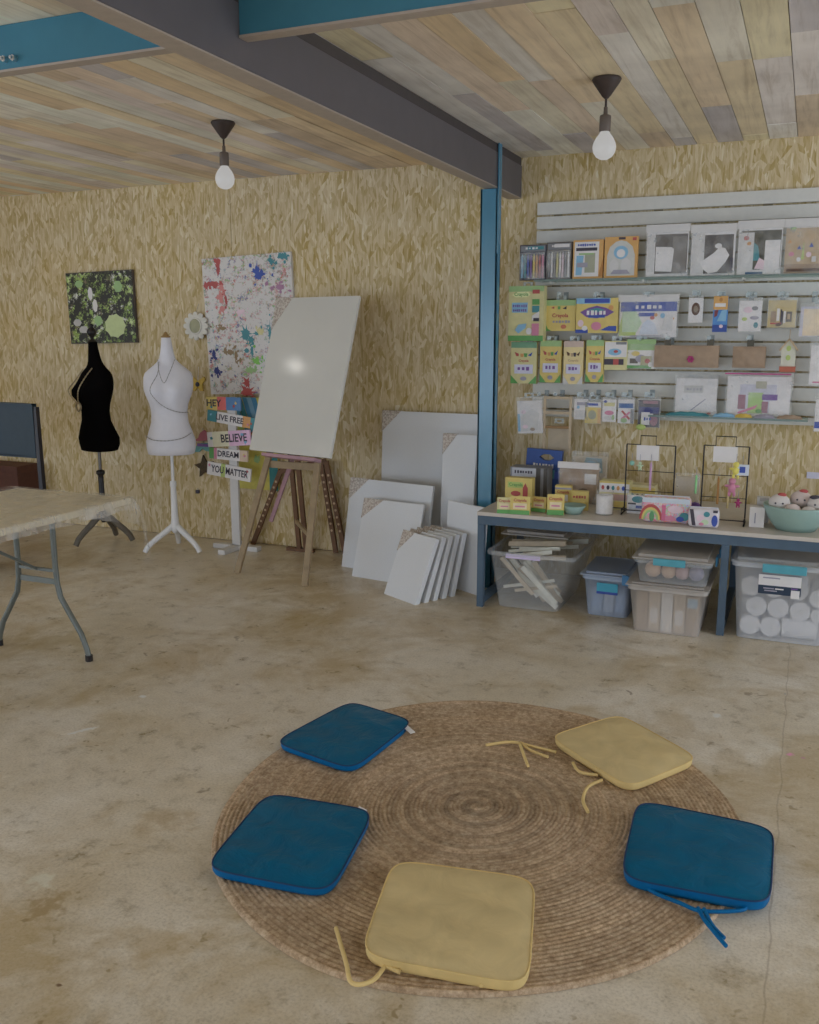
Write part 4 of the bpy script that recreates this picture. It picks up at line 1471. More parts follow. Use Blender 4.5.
# ------------------------------------------------------------------ packs
def prints(mb, T, w, h, items):
    n = 0
    for it in items:
        n += 1
        y = -.0006 - .0003 * n
        k = it[0]
        if k == 'r':
            _, x0, z0, x1, z1, m_ = it
            mb.box(x0 * w, x1 * w, y, .0005, z0 * h, z1 * h, m_, T)
        elif k == 'e':
            _, cx, cz, rx, rz, m_ = it
            mb.poly([(cx * w + rx * w * cos(2 * pi * i / 18), cz * h + rz * h * sin(2 * pi * i / 18)) for i in range(18)], y, .0005, m_, T)
        elif k == 'p':
            _, pts, m_ = it
            mb.poly([(a * w, b * h) for a, b in pts], y, .0005, m_, T)
        elif k == 't':
            _, cx, cz, hh, s, m_ = it[:6]
            ww = (it[6] if len(it) > 6 else .9) * w
            if s == 'Crayola':
                mb.text(s, cx * w, cz * h, hh * h, m_, y - .0004, T, ww)
            else:                           # print too small to read: a broken line of marks
                q = random.Random(s * 131 + int(w * 9973))
                k = max(3, s)
                x = cx * w - ww / 2
                st = ww / k
                for i in range(k):
                    a = hh * h * q.uniform(.3, .5)
                    mb.box(x + st * .12, x + st * q.uniform(.6, .88), y - .0004, .0005, cz * h - a, cz * h + a, m_, T)
                    x += st


def rect(u0, v0, u1, v1, y):
    uc, vc = (u0 + u1) / 2, (v0 + v1) / 2
    a, b = at(u0, vc, y), at(u1, vc, y)
    return a.x, b.x, at(uc, v1, y).z, at(uc, v0, y).z


def hang_tab(o, T, w, h, dep):
    """clear tab with a slot for the hook"""
    k = min(.03, w * .3)
    mb = MB()
    for a, b, c, d in ((-k, -k * .45, 0, .03), (k * .45, k, 0, .03), (-k * .45, k * .45, 0, .008), (-k * .45, k * .45, .022, .03)):
        mb.box(w / 2 + a, w / 2 + b, dep * .5, dep * .5 + .0015, h * .985 + c, h * .985 + d, ACR, T)
    mb.build('hang_tab', o)


def box_pack(name, label, cat, R, y, dep, body, items, group=None, z=None, yaw=0, tilt=0, roll=0, bev=.002, parts=None):
    x0, x1, z0, z1 = rect(*R, y)
    if z is not None:
        z1 += z - z0
        z0 = z
        z1 = max(z1, z0 + .01)
    w, h = x1 - x0, z1 - z0
    T = frame((x0, y, z0), yaw, tilt, roll)
    mb = MB().box(0, w, 0, dep, 0, h, body, T)
    prints(mb, T, w, h, items)
    o = mb.build(name, loc=T @ Vector((w / 2, dep / 2, 0)))
    tag(o, label, cat, group)
    if z is None:
        hang_tab(o, T, w, h, dep)
    if parts:
        parts(o, T, w, h)
    return o


def pouch(name, label, cat, R, y, dep, items, group=None, z=None, yaw=0, tilt=0, roll=0, film=None, card=None, body=None, puff=.5, tab=True):
    """clear bag: printed insert inside, puffed film in front"""
    x0, x1, z0, z1 = rect(*R, y)
    if z is not None:
        z1 += z - z0
        z0 = z
    w, h = x1 - x0, z1 - z0
    T = frame((x0, y, z0), yaw, tilt, roll)
    t = thing(name, label, cat, T @ Vector((w / 2, dep, 0)), group)
    mb = MB()
    mb.box(.03 * w, .97 * w, dep * .55, dep * .9, .02 * h, .9 * h, body or PAPER, T)
    Ti = T @ Matrix.Translation((.03 * w, dep * .55, .02 * h))
    prints(mb, Ti, .94 * w, .88 * h, items)
    mb.build('insert', t)
    if film is not False:
        mb = MB()
        mb.grid(lambda u, v: (u * w, dep * .5 - dep * puff * (sin(pi * u) * sin(pi * min(1, v * 1.05))) ** .5, v * h), 12, 12, film or CLEAR, True, T)
        mb.grid(lambda u, v: ((1 - u) * w, dep * .95, v * h), 2, 2, film or CLEAR, True, T)
        mb.build('bag_film', t)
    if card:
        mb = MB().box(0, w, dep * .3, dep * .5, .9 * h, 1.06 * h, card, T)
        mb.build('header_card', t)
    if z is None and tab:
        hang_tab(t, T, w, h, dep)
    return t


def hook(u, v, y0, label, group):
    p = at(u, v, y0)
    t = thing('display_hook', label, 'hook', (p.x, SY, p.z), group)
    MB().box(p.x - .014, p.x + .014, SY - .006, SY, p.z - .028, p.z + .028, ACR).build('back_plate', t)
    MB().tube([(p.x, SY - .003, p.z), (p.x, y0 - .01, p.z), (p.x, y0 - .018, p.z + .014)], .0028, SILVER, 6).build('prong', t)
    MB().box(p.x - .012, p.x + .012, y0 - .022, y0 - .02, p.z + .002, p.z + .024, ACR).build('price_tip', t)


# --- top row, standing on the glass shelf
G1 = 'packs on the top glass shelf'
yr = 5.60
RAINB = [RED, ORG, YEL, GRN, TEAL, BLU, PURP, PINK, INK]


def pens(mb, T, w, h, x0, x1, z0, z1, n, mats, y=-.004):
    for i in range(n):
        x = (x0 + (x1 - x0) * (i + .5) / n) * w
        a, b = T @ Vector((x, y, z0 * h)), T @ Vector((x, y, z1 * h))
        c = T @ Vector((x, y, (z1 + .07) * h))
        r = (x1 - x0) * w / n * .42
        mb.tube([a, b, c], [r, r, r * .2], mats[i % len(mats)], 6)


for (R, lb, mats, dk) in (((519.5, 242.5, 546, 278), 'pack of rainbow coloured pens in dark tray, first on the top shelf', [LBLU, TEAL, BLU, PURP, YEL, ORG, RED, PINK], INK),
                          ((546.5, 239.5, 571.5, 277), 'pack of grey and pastel markers, second along the top shelf', [GREY, PAPER, GREY, YEL2, PAPER, LPINK, GREY, PAPER], DKGREY)):
    x0, x1, z0, z1 = rect(*R, yr)
    z1 += ZS1 - z0
    z0 = ZS1
    w, h = x1 - x0, z1 - z0
    T = frame((x0, yr, z0))
    t = thing('pen_pack', lb, 'art supplies', T @ Vector((w / 2, .02, 0)), G1)
    mb = MB().box(0, w, .006, .03, 0, h, dk, T)
    prints(mb, T @ Matrix.Translation((0, .006, 0)), w, h, [('r', .04, .80, .96, .97, GREY), ('r', .3, .86, .9, .95, TEAL if dk is INK else PAPER), ('t', .45, .9, .06, 4 if dk is INK else 7, PAPER, .5)])
    mb.build('tray', t)
    mb = MB()
    pens(mb, T, w, h, .06, .94, .06, .66, len(mats), mats)
    mb.build('pens', t)
    MB().box(.02 * w, .98 * w, -.012, -.0115, .02 * h, .78 * h, CLEAR, T).build('blister', t)
ORP = M('pack_orange', (152, 112, 50), .5)
box_pack('paint_set', 'orange edged pack of silver paint tubes, third along the top shelf', 'art supplies', (573, 239, 603, 278), yr, .03, ORP,
         [('r', .05, .06, .86, .95, PAPER), ('r', .1, .72, .8, .8, INK), ('p', [(.1, .1), (.3, .1), (.36, .6), (.12, .6)], LBLU), ('r', .4, .16, .74, .66, M('grey_olive', (116, 116, 96), .5)), ('r', .14, .3, .5, .42, GREYINK),
          ('p', [(.86, .05), (1, .05), (1, .5)], M('pack_dark_orange', (130, 84, 24), .5)), ('t', .45, .87, .07, 8, BLU, .6), ('r', .2, .62, .7, .66, GRN2)], G1, ZS1)
box_pack('craft_kit', 'orange framed pack with rounded white window, fourth along the top shelf', 'art supplies', (604.5, 235, 637.5, 276.5), yr, .03, ORP,
         [('p', [(.08, .06), (.92, .06), (.92, .55), (.84, .76), (.66, .88), (.5, .91), (.34, .88), (.16, .76), (.08, .55)], M('pack_grey_white', (140, 138, 132), .5)), ('e', .5, .62, .22, .16, LBLU), ('e', .5, .6, .13, .1, PAPER), ('e', .3, .3, .14, .16, WHITE2),
          ('e', .66, .3, .16, .18, WHITE2), ('r', .42, .93, .62, .985, INK), ('r', .84, .9, .95, .97, RED), ('p', [(.2, .1), (.8, .1), (.7, .2), (.3, .2)], GREYINK)], G1, ZS1)
pouch('tool_pack', 'clear bag with dark woodgrain card and white paper, nearest the orange packs', 'craft pack', (645, 227, 689, 277), yr, .035,
      [('r', .2, .06, .98, .96, DKGREY), ('r', .62, .06, .96, .9, M('grey_grain', (86, 80, 74), .6)), ('p', [(.22, .12), (.62, .1), (.66, .62), (.6, .66), (.22, .68)], PAPER), ('r', .03, .1, .18, .95, WHITE2)], G1, ZS1, card=WHITE2)
pouch('art_pack', 'clear bag with dark card and tilted crumpled white sheet, on top shelf', 'craft pack', (689.5, 228, 736, 277), yr, .035,
      [('r', .02, .04, .3, .98, WHITE2), ('r', .3, .04, .96, .94, M('charcoal_card', (56, 50, 46), .6)), ('p', [(.2, .3), (.32, .38), (.52, .52), (.66, .66), (.78, .62), (.88, .46), (.8, .3), (.62, .08), (.42, .04), (.3, .14)], PAPER), ('e', .62, .68, .08, .06, PAPER), ('r', .9, .05, .97, .4, INK)], G1, ZS1, card=WHITE2)
pouch('art_pack', 'clear bag with dark photo card behind two white boxes, on top shelf', 'craft pack', (736.5, 223, 783, 275), yr, .035,
      [('r', .06, .1, .98, .96, M('olive_black_card', (54, 50, 36), .6)), ('r', .02, .03, .36, .92, WHITE2), ('r', .62, .1, .97, .74, PAPER), ('p', [(.36, .3), (.52, .3), (.46, .62), (.36, .7)], TEAL), ('e', .18, .8, .06, .05, RED), ('e', .25, .68, .05, .04, ORG), ('p', [(.4, .12), (.62, .1), (.62, .3), (.5, .36)], LPINK),
       ('r', .2, .0, .6, .05, M('deep_blue_print', (34, 66, 92), .5))], G1, ZS1, card=WHITE2)
pouch('craft_kit', 'clear bag of wooden craft pieces with tiny coloured triangles, on top shelf', 'craft pack', (783.5, 221, 842, 274), yr, .035,
      [('r', 0, .16, 1, .98, LBROWN), ('r', 0, .0, 1, .2, BROWN), ('p', [(.22, .52), (.3, .52), (.26, .6)], BLU), ('p', [(.44, .56), (.52, .56), (.48, .66)], BLU), ('p', [(.04, .66), (.12, .66), (.08, .74)], ORG), ('e', .12, .42, .05, .05, PINK), ('e', .44, .4, .05, .06, LPINK),
       ('p', [(.3, .3), (.36, .3), (.34, .7)], LIME), ('e', .26, .3, .04, .05, PAPER), ('r', .5, .24, .58, .36, WHITE2), ('r', .05, .04, .8, .1, DKBRN), ('r', .08, .94, .18, 1.0, GRN2)], G1, ZS1, card=WHITE2)

# --- second row, hung on hooks
G2 = 'packs hung in the second row of slat panel'
y2 = 5.62
SM = [(.2, .66), (.32, .6), (.5, .57), (.68, .6), (.8, .66), (.66, .5), (.5, .47), (.34, .5)]
box_pack('craft_box', 'tall green and yellow carton, leftmost on the slat panel', 'art supplies', (508.5, 286, 543.5, 341), 5.55, .07, YEL2,
         [('r', 0, .9, 1, 1, GRN2), ('r', 0, 0, 1, .1, GRN), ('p', [(.1, .84), (.25, .9), (.55, .9), (.62, .84), (.5, .8), (.2, .8)], M('cream_logo', (170, 164, 110), .5)), ('t', .36, .85, .06, 'Crayola', GRN, .46), ('r', .1, .52, .55, .7, LBLU), ('t', .33, .64, .05, 7, PURP, .42), ('t', .33, .56, .05, 7, PURP, .4),
          ('r', .68, .86, .88, .93, RED), ('r', .68, .66, .88, .76, GRN), ('r', .68, .52, .88, .64, TEAL), ('p', [(.68, .46), (.88, .54), (.88, .38), (.68, .38)], PAPER), ('r', .72, .36, .88, .42, INK), ('r', .68, .1, .88, .32, PINK), ('p', [(.2, .2), (.3, .3), (.52, .32), (.5, .24), (.3, .14)], LBLU), ('e', .6, .18, .08, .06, PAPER)], G2)
CR = [('p', [(.2, .74), (.3, .8), (.3, .72)], RED), ('p', [(.42, .8), (.5, .8), (.5, .7), (.42, .7)], GRN), ('p', [(.58, .72), (.7, .8), (.7, .7)], INK)]
box_pack('crayon_box', 'yellow crayon carton with green top, beside the tall green carton', 'art supplies', (545, 300, 575.5, 331), y2, .04, YEL,
         [('r', 0, .82, 1, 1, GRN2), ('p', [(0, .3), (0, 0), (.22, 0), (.1, .08)], GRN), ('t', .5, .5, .12, 'Crayola', RED, .66), ('t', .55, .3, .10, 6, GREYINK, .6), ('e', .62, .14, .09, .07, M('dull_red', (140, 76, 50), .5))] + CR, G2)
box_pack('paint_box', 'wide yellow carton with blue and purple starburst, second row', 'art supplies', (576, 298, 617.5, 333), y2 - .01, .05, YEL,
         [('r', 0, .84, .82, 1, LBLU), ('r', .2, .86, .8, .98, BLU), ('r', 0, .0, .3, .1, BLU), ('p', [(.1, .6), (.3, .72), (.5, .78), (.72, .72), (.92, .6), (.75, .48), (.5, .42), (.25, .46)], PURP), ('p', [(.3, .66), (.5, .72), (.7, .66), (.5, .58)], TEAL), ('t', .5, .58, .14, 5, PAPER, .5),
          ('r', .3, .44, .7, .52, BLU), ('e', .5, .2, .12, .12, PINK), ('e', .12, .28, .07, .1, LPINK), ('e', .22, .14, .07, .07, PAPER), ('p', [(.6, .08), (.98, .05), (.98, .2), (.8, .2)], BLU), ('e', .84, .72, .06, .07, ORG)], G2)
pouch('putty_bag', 'large white and navy printed bag with green edge, second row', 'art supplies', (617, 297, 678, 338), y2 - .01, .04,
      [('r', .02, .72, 1, .98, BLU), ('p', [(.05, .72), (.3, .72), (.4, .4), (.3, .1), (.05, .05)], M('pale_green', (132, 148, 118), .5)), ('r', 0, .04, .3, .14, LIME), ('p', [(0, .04), (.06, .04), (.05, .6), (0, .3)], LIME), ('t', .52, .84, .12, 5, PAPER, .5), ('r', .34, .58, .62, .68, BLU), ('p', [(.36, .08), (.7, .08), (.62, .4), (.5, .5), (.42, .38)], M('pale_blue_white', (146, 150, 158), .5)),
       ('e', .58, .54, .04, .05, RED), ('e', .64, .62, .03, .05, ORG), ('e', .86, .44, .05, .06, RED), ('e', .92, .52, .04, .04, ORG), ('p', [(.74, .2), (.94, .16), (.94, .6), (.8, .62)], WHITE2), ('r', .2, .02, .8, .05, GREYINK), ('e', .76, .6, .04, .07, LBLU)], G2, card=WHITE2)
pouch('button_pack', 'small white card pack with brown oval piece, second row', 'craft pack', (688, 295, 703, 323), y2, .025, [('e', .5, .55, .3, .26, DKBRN), ('e', .5, .55, .16, .14, M('taupe', (96, 84, 70), .5))], G2)
box_pack('glue_pack', 'narrow orange topped blue glue pack hanging in second row', 'art supplies', (713, 296, 727.5, 332), y2, .025, M('glue_blue', (50, 98, 146), .5),
         [('r', 0, .62, 1, 1, ORP), ('r', .1, .7, .85, .8, PAPER), ('e', .5, .9, .12, .06, M('pack_dark_orange', (130, 84, 24))), ('p', [(.1, .6), (.36, .62), (.3, .46), (.1, .4)], M('dark_red', (96, 44, 50), .5)), ('p', [(.3, .3), (.6, .6), (.95, .62), (.9, .3)], LBLU), ('r', 0, 0, 1, .2, M('glue_deep_blue', (36, 56, 112), .5)), ('e', .6, .16, .14, .05, LPINK)], G2)
pouch('sequin_bag', 'clear bag of white pieces with lime dot, hanging in second row', 'craft pack', (738, 297, 762, 332), y2, .03, [('e', .26, .4, .12, .06, LIME), ('e', .7, .44, .2, .06, GREYINK), ('e', .78, .2, .1, .1, TEAL), ('e', .4, .7, .2, .1, LPINK), ('e', .7, .75, .14, .07, GREY)], G2)
pouch('bead_bag', 'clear bag of brown and cream craft figures, hanging in second row', 'craft pack', (767, 297, 797, 328), y2, .035,
      [('r', .1, .2, .3, .6, BROWN), ('r', .32, .24, .42, .7, PAPER), ('r', .45, .1, .55, .66, INK), ('r', .56, .16, .64, .6, PAPER), ('r', .66, .2, .86, .58, DKGREY), ('r', .7, .3, .8, .5, LBROWN), ('r', .1, .12, .5, .18, RED), ('r', .5, .6, .9, .75, M('straw', (140, 124, 80), .6)), ('e', .4, .1, .1, .06, DKBRN)], G2, body=M('straw', (140, 124, 80)))
pouch('foam_sheet_pack', 'clear pack of pale peach sheets at far end of second row', 'craft pack', (799, 303, 840, 337), y2, .03, [('r', .08, .02, 1, .92, M('peach_sheet', (164, 146, 122), .6))], G2, body=M('pale_lilac_sheet', (140, 138, 148), .6))
for u, lb in ((560, 'yellow crayon carton'), (597, 'yellow starburst carton'), (648, 'navy printed bag'), (695.5, 'small brown oval pack'), (720, 'orange topped glue pack'), (750, 'bag with lime dot'), (782, 'bag of craft figures'), (815, 'peach sheet pack')):
    hook(u, 296, y2 - .03, 'display hook holding the ' + lb, 'display hooks, second row')

# --- third row
G3 = 'packs hung in the third row of slat panel'
y3 = 5.60
WLB = M('label_lilac', (146, 144, 158), .5)


def tallbox(R, label, cap, body, brown=False):
    box_pack('pencil_box', label, 'art supplies', R, y3, .035, body,
             [('r', 0, .86, 1, 1, cap), ('p', [(.14, .76), (.3, .72), (.3, .66), (.2, .66)], RED if not brown else DKBRN), ('p', [(.36, .72), (.5, .72), (.48, .64), (.38, .64)], ORG if not brown else LBROWN), ('p', [(.5, .73), (.64, .73), (.62, .64), (.52, .64)], GRN if not brown else INK), ('p', [(.66, .68), (.84, .76), (.78, .66)], BLU if not brown else DKBRN),
              ('t', .5, .55, .055, 'Crayola', RED if not brown else LBROWN, .6), ('r', .14, .24, .86, .46, WLB), ('t', .5, .36, .1, 3, PURP, .5), ('p', [(0, .0), (.3, 0), (0, .2)], GRN if not brown else WHITE2), ('p', [(1, 0), (.7, 0), (1, .2)], GRN if not brown else WHITE2), ('e', .5, .12, .12, .05, GREYINK)], G3)


tallbox((511, 342, 536.5, 383.5), 'first and widest of four upright yellow pencil boxes, pale label', M('cap_green', (76, 112, 84), .5), YEL2)
tallbox((540, 340.5, 561, 382.5), 'second of four upright yellow pencil boxes, light green top', GRN2, YEL)
tallbox((563.5, 341, 583, 384), 'third upright pencil box with brown side and brown print', M('cap_rose', (142, 124, 112), .5), M('box_dull_yellow', (160, 144, 96), .5), True)
tallbox((586, 340, 603.5, 382), 'fourth upright yellow pencil box, narrowest, beside the chalk pack', GRN2, YEL)
box_pack('chalk_pack', 'white and yellow pack with dark and red bar, third row', 'art supplies', (604.5, 341, 627, 370), y3, .03, YEL2,
         [('r', .02, .45, .98, .96, PAPER), ('e', .45, .62, .3, .12, LBLU), ('e', .5, .64, .1, .05, RED), ('r', 0, .18, .86, .38, INK), ('r', .4, .18, .64, .38, RED), ('r', .5, .88, .96, .97, GREY)], G3)
pouch('sticker_pack', 'green topped pack of mixed stickers beside kraft paper roll, third row', 'art supplies', (626, 341, 655, 369), y3, .03,
      [('r', 0, .74, 1, 1, GRN2), ('r', .1, .2, .4, .4, DKGREY), ('e', .5, .4, .2, .16, GREYINK), ('e', .3, .6, .16, .1, YEL), ('r', .5, .1, .9, .5, M('mixed_olive', (124, 120, 84), .6)), ('e', .75, .3, .1, .1, RED), ('r', 0, 0, .9, .12, GRN), ('e', .86, .16, .08, .1, PAPER)], G3, card=GRN2)
for (R, lb, dep) in (((654, 345.5, 718.5, 367.5), 'wide brown kraft paper parcel with small magenta flower', .05), ((732.5, 346.5, 765.5, 368), 'small square brown kraft parcel hanging beside the little birdhouse', .04)):
    x0, x1, z0, z1 = rect(*R, y3)
    w, h = x1 - x0, z1 - z0
    T = frame((x0, y3, z0))
    t = thing('paper_parcel', lb, 'parcel', T @ Vector((w / 2, .03, 0)), G3)
    mb = MB()
    mb.grid(lambda u, v: (w * u, .006 - .02 * (sin(pi * u) * sin(pi * v)) ** .6 + .002 * sin(17 * u + 9 * v), h * v), 16, 10, BROWN, True, T)
    mb.grid(lambda u, v: (w * (1 - u), dep, h * v), 2, 2, BROWN, True, T)
    mb.box(0, w, .006, dep, 0, h, BROWN, T)
    mb.build('wrapper', t)
    if w > .3:
        mb = MB()
        for k in range(6):
            a = 2 * pi * k / 6
            mb.ball((.58 * w + .012 * cos(a), -.02, .38 * h + .012 * sin(a)), .009, M('magenta', (124, 26, 76), .5), (1, .4, 1), 8, T)
        mb.build('flower', t)
    for fx in ((.2, .86) if w > .3 else (.52,)):
        MB().box(fx * w - .018, fx * w + .018, .01, .03, h - .005, h + .035, M('clip_dark', (60, 56, 44), .5), T).build('clip', t)

x0, x1, z0, z1 = rect(780, 339, 797, 366.5, 5.57)
w, h = x1 - x0, z1 - z0
T = frame((x0, 5.57, z0))
t = thing('birdhouse', 'tiny white wooden birdhouse with green dots hanging on slat panel', 'birdhouse', T @ Vector((w / 2, .03, 0)), G3)
MB().poly([(.08 * w, 0), (.92 * w, 0), (.92 * w, .66 * h), (.5 * w, .95 * h), (.08 * w, .66 * h)], 0, .05, M('birdhouse_white', (146, 144, 128), .6), T).build('body', t)
for a, b in (((.5, 1.0), (-.04, .58)), ((.5, 1.0), (1.04, .58))):
    MB().bar(T @ Vector((a[0] * w, .025, a[1] * h)), T @ Vector((b[0] * w, .025, b[1] * h)), .07, .008, LBROWN, side=(0, 1, 0)).build('roof_panel', t)
mb = MB()
prints(mb, T, w, h, [('e', .5, .66, .14, .1, LIME), ('e', .5, .32, .14, .1, LIME)])
mb.build('painted_dots', t)
MB().box(0.02 * w, .98 * w, -.02, .055, -.2 * h, 0, M('brick_red', (132, 66, 44), .6), T).build('base', t)
MB().tube([T @ Vector((.5 * w, .025, .98 * h)), T @ Vector((.5 * w, .06, 1.35 * h))], .002, LBROWN, 5).build('hanger', t)

for u, lb in ((524, 'widest pencil box'), (550, 'second pencil box'), (573, 'brown sided pencil box'), (595, 'narrowest pencil box'), (615, 'chalk pack'), (640, 'sticker pack'), (668, 'kraft parcel, first clip'), (709, 'kraft parcel, second clip'), (749, 'small square parcel')):
    hook(u, 340, y3 - .02, 'display hook holding the ' + lb, 'display hooks, third row')

# --- lower shelf
G4 = 'packs on the lower glass shelf'
pouch('paper_bag', 'clear sleeve of white sheets with a thin pencil drawing, on lower shelf', 'craft pack', (674, 372, 718, 413), 5.66, .03,
      [('r', .2, .6, .66, .8, M('pale_grey_print', (136, 134, 130), .6)), ('t', .45, .7, .07, 5, GREYINK, .4), ('p', [(.38, .12), (.4, .1), (.74, .42), (.72, .44)], GREYINK), ('e', .84, .04, .06, .03, RED)], G4, ZS2, tilt=.06)
pouch('zip_bag', 'large clear zip bag with pink seal holding green and purple cards', 'craft pack', (725, 367, 793, 413), 5.63, .045,
      [('r', .2, .1, .78, .8, M('pale_lilac_sheet', (140, 138, 148))), ('r', .34, .08, .58, .6, M('card_green', (120, 142, 84), .6)), ('r', .18, .18, .3, .54, M('mauve_card', (112, 72, 84), .6)), ('p', [(.18, .1), (.5, .3), (.46, .2), (.2, .06)], PINK), ('r', .56, .42, .8, .56, PURP), ('r', .68, .06, .9, .4, PAPER), ('r', .56, .1, .66, .38, M('mauve_card', (112, 72, 84))), ('e', .52, .14, .05, .05, GRN), ('r', .45, .7, .62, .88, M('seal_tan', (126, 122, 104), .6))], G4, ZS2, tilt=.05)
x0, x1, z0, z1 = rect(722, 365, 794, 413, 5.63)
MBZ = MB().box(x0 + .01, x1 - .02, 5.655, 5.66, z1 + ZS2 - z0 - .028, z1 + ZS2 - z0 - .02, M('zip_pink', (138, 48, 92), .4))
zb_ = [o for o in D.objects if o.name.startswith('zip_bag')][0]
MBZ.build('zip_seal', zb_)
LOWG = 'flat oddments lying on the lower glass shelf'
for (u0, u1, m_, lb) in ((666, 709, TEAL, 'flat teal packet lying on lower glass shelf under the paper sleeve'), (713, 735, LBLU, 'flat pale blue packet lying on lower shelf in front of the zip bag'), (735, 752, YB, 'flat mustard packet lying on lower shelf in front of the zip bag'), (754, 775, GREYINK, 'flat grey packet lying on lower shelf in front of the zip bag'),
                         (777, 803, BROWN, 'flat brown packet lying at far end of the lower glass shelf')):
    a, b = at(u0, 415, 5.6), at(u1, 415, 5.6)
    mb = MB()
    mb.grid(lambda u, v: (a.x + (b.x - a.x) * u, 5.59 + .03 * v + .004 * sin(9 * u), ZS2 + .006 + .018 * (sin(pi * u) * sin(pi * v)) ** .5 + .002 * sin(23 * u)), 12, 6, m_)
    mb.box(a.x, b.x, 5.588, 5.622, ZS2 + .0005, ZS2 + .006, m_)
    tag(mb.build('flat_packet', loc=((a.x + b.x) / 2, 5.6, ZS2)), lb, 'packet', LOWG)

# --- fourth row
G5 = 'packs hung in the fourth row of slat panel'
y4 = 5.60
pouch('bracelet_kit', 'white bag with pale blue edge hanging at lower left of slat panel', 'craft pack', (517, 398, 543, 435), 5.56, .035, [('r', .0, .06, .1, .6, LBLU), ('p', [(.1, .04), (.8, .1), (.9, .6), (.6, .75), (.2, .6)], WHITE2), ('e', .3, .2, .12, .06, LPINK), ('e', .6, .12, .1, .05, BROWN), ('e', .25, .66, .1, .06, LPINK)], G5, roll=-.06)
# small wooden loom frame
x0, x1, z0, z1 = rect(543, 396, 571, 456, y4)
w, h = x1 - x0, z1 - z0
T = frame((x0, y4, z0))
t = thing('wooden_loom', 'tall narrow pale wooden frame hanging below the slat panel', 'loom', T @ Vector((w / 2, .01, 0)), G5)
PALEW = M('pale_wood', (138, 122, 98), .6, vary=.1, scale=30)
for xa in (0, w - .014):
    MB().box(xa, xa + .014, 0, .014, 0, h, PALEW, T).build('side_rail', t)
for fz in (.97, .72, .48):
    MB().box(.014, w - .014, .001, .013, fz * h - .008, fz * h + .008, PALEW if fz > .5 else M('loom_brown', (112, 84, 48), .6), T).build('crossbar', t)
pouch('loom_card', 'plain pale paper sheet hanging inside the wooden frame', 'paper', (547, 423, 570, 452), y4 + .02, .02, [], G5, film=False, body=M('parchment', (136, 124, 104), .7))
for (R, lb, its, nm) in (((573, 397, 588, 420), 'small white card pack hanging right of the wooden frame', [('r', .1, .1, .9, .45, WHITE2), ('r', .2, .7, .8, .85, GREYINK), ('e', .3, .6, .1, .08, LBLU)], 'card_pack'),
                         ((584, 400, 601, 424), 'small yellow card pack with grey oval, fourth row', [('r', 0, 0, 1, .76, YEL), ('e', .45, .4, .26, .22, M('grey_olive', (116, 116, 96))), ('r', .8, 0, 1, .7, ORP), ('r', .1, .84, .8, .95, BLU)], 'card_pack'),
                         ((601.5, 397, 616, 422.5), 'white pack with pink oval and yellow corner, fourth row', [('e', .5, .4, .34, .1, PINK), ('r', .1, .7, .9, .86, YEL2), ('e', .5, .18, .36, .1, WHITE2), ('e', .2, .9, .12, .06, BLU), ('e', .8, .2, .1, .12, GRN2)], 'card_pack'),
                         ((617, 397, 634, 424), 'white pack with blue band and red cross marks, fourth row', [('r', .05, .64, .95, .84, M('band_blue', (44, 74, 116), .5)), ('p', [(.2, .5), (.3, .54), (.8, .2), (.7, .14)], RED), ('p', [(.7, .5), (.8, .46), (.3, .12), (.2, .2)], PINK), ('r', .8, 0, 1, .6, GREY), ('e', .4, .12, .2, .1, GRN2)], 'card_pack'),
                         ((637, 397, 660, 428), 'black and navy pack hanging at the end of fourth row', [('r', 0, 0, 1, 1, INK), ('r', .05, .5, .95, .74, M('navy_paint', (30, 34, 84))), ('r', .15, .08, .55, .55, PAPER), ('e', .74, .25, .18, .2, M('mauve_card', (112, 72, 84))), ('r', .2, .86, .9, .97, M('mauve_card', (112, 72, 84))), ('r', .3, .46, .7, .5, PAPER), ('t', .45, .3, .12, 3, BLU, .36)], 'card_pack')):
    pouch(nm, lb, 'craft pack', R, y4, .028, its, G5)
MB_ = at(641, 427, y4)
mb = MB().ball((MB_.x, y4 - .01, MB_.z), .018, LIME, (1.6, .4, 1))
lc = mb.build('lime_charm', loc=(MB_.x, y4, MB_.z))
MB().tube([(MB_.x, y4 - .01, MB_.z + .01), (MB_.x - .002, y4 - .004, MB_.z + .05)], .002, LIME, 5).build('hanging_thread', lc)
tag(lc, 'small lime green charm dangling under the black and navy pack', 'charm')
for u, lb in ((540, 'pale blue edged bag'), (556, 'wooden frame'), (580, 'small white card pack'), (593, 'small yellow card pack'), (608.5, 'pack with pink oval'), (625.5, 'pack with blue band'), (648, 'black and navy pack')):
    hook(u, 396, y4 - .02, 'display hook holding the ' + lb, 'display hooks, fourth row')
# right edge packs
pouch('card_sleeve', 'white paper sleeve hanging at far end of third row', 'craft pack', (809, 341, 850, 386), 5.6, .03, [('r', .1, .04, .9, .08, PINK)], G3)
pouch('card_sleeve', 'white paper sleeve hanging at far end of fourth row, small blue print', 'craft pack', (814, 396, 850, 433), 5.6, .03, [('r', 0, .1, .3, .3, BLU)], G5)
hook(828, 340, 5.575, 'display hook holding the paper sleeve at far end of third row', 'display hooks, third row')
hook(830, 395, 5.575, 'display hook holding the paper sleeve at far end of fourth row', 'display hooks, fourth row')
p0, p1 = at(807, 472, YW - .01), at(835, 480, YW - .01)
tag(MB().box(p0.x, p1.x, YW - .006, YW - .002, p1.z, p0.z, WLB).build('wall_card', loc=(p0.x, YW, p1.z)), 'small pale lilac card fixed on chipboard wall above the mint bowl', 'card')

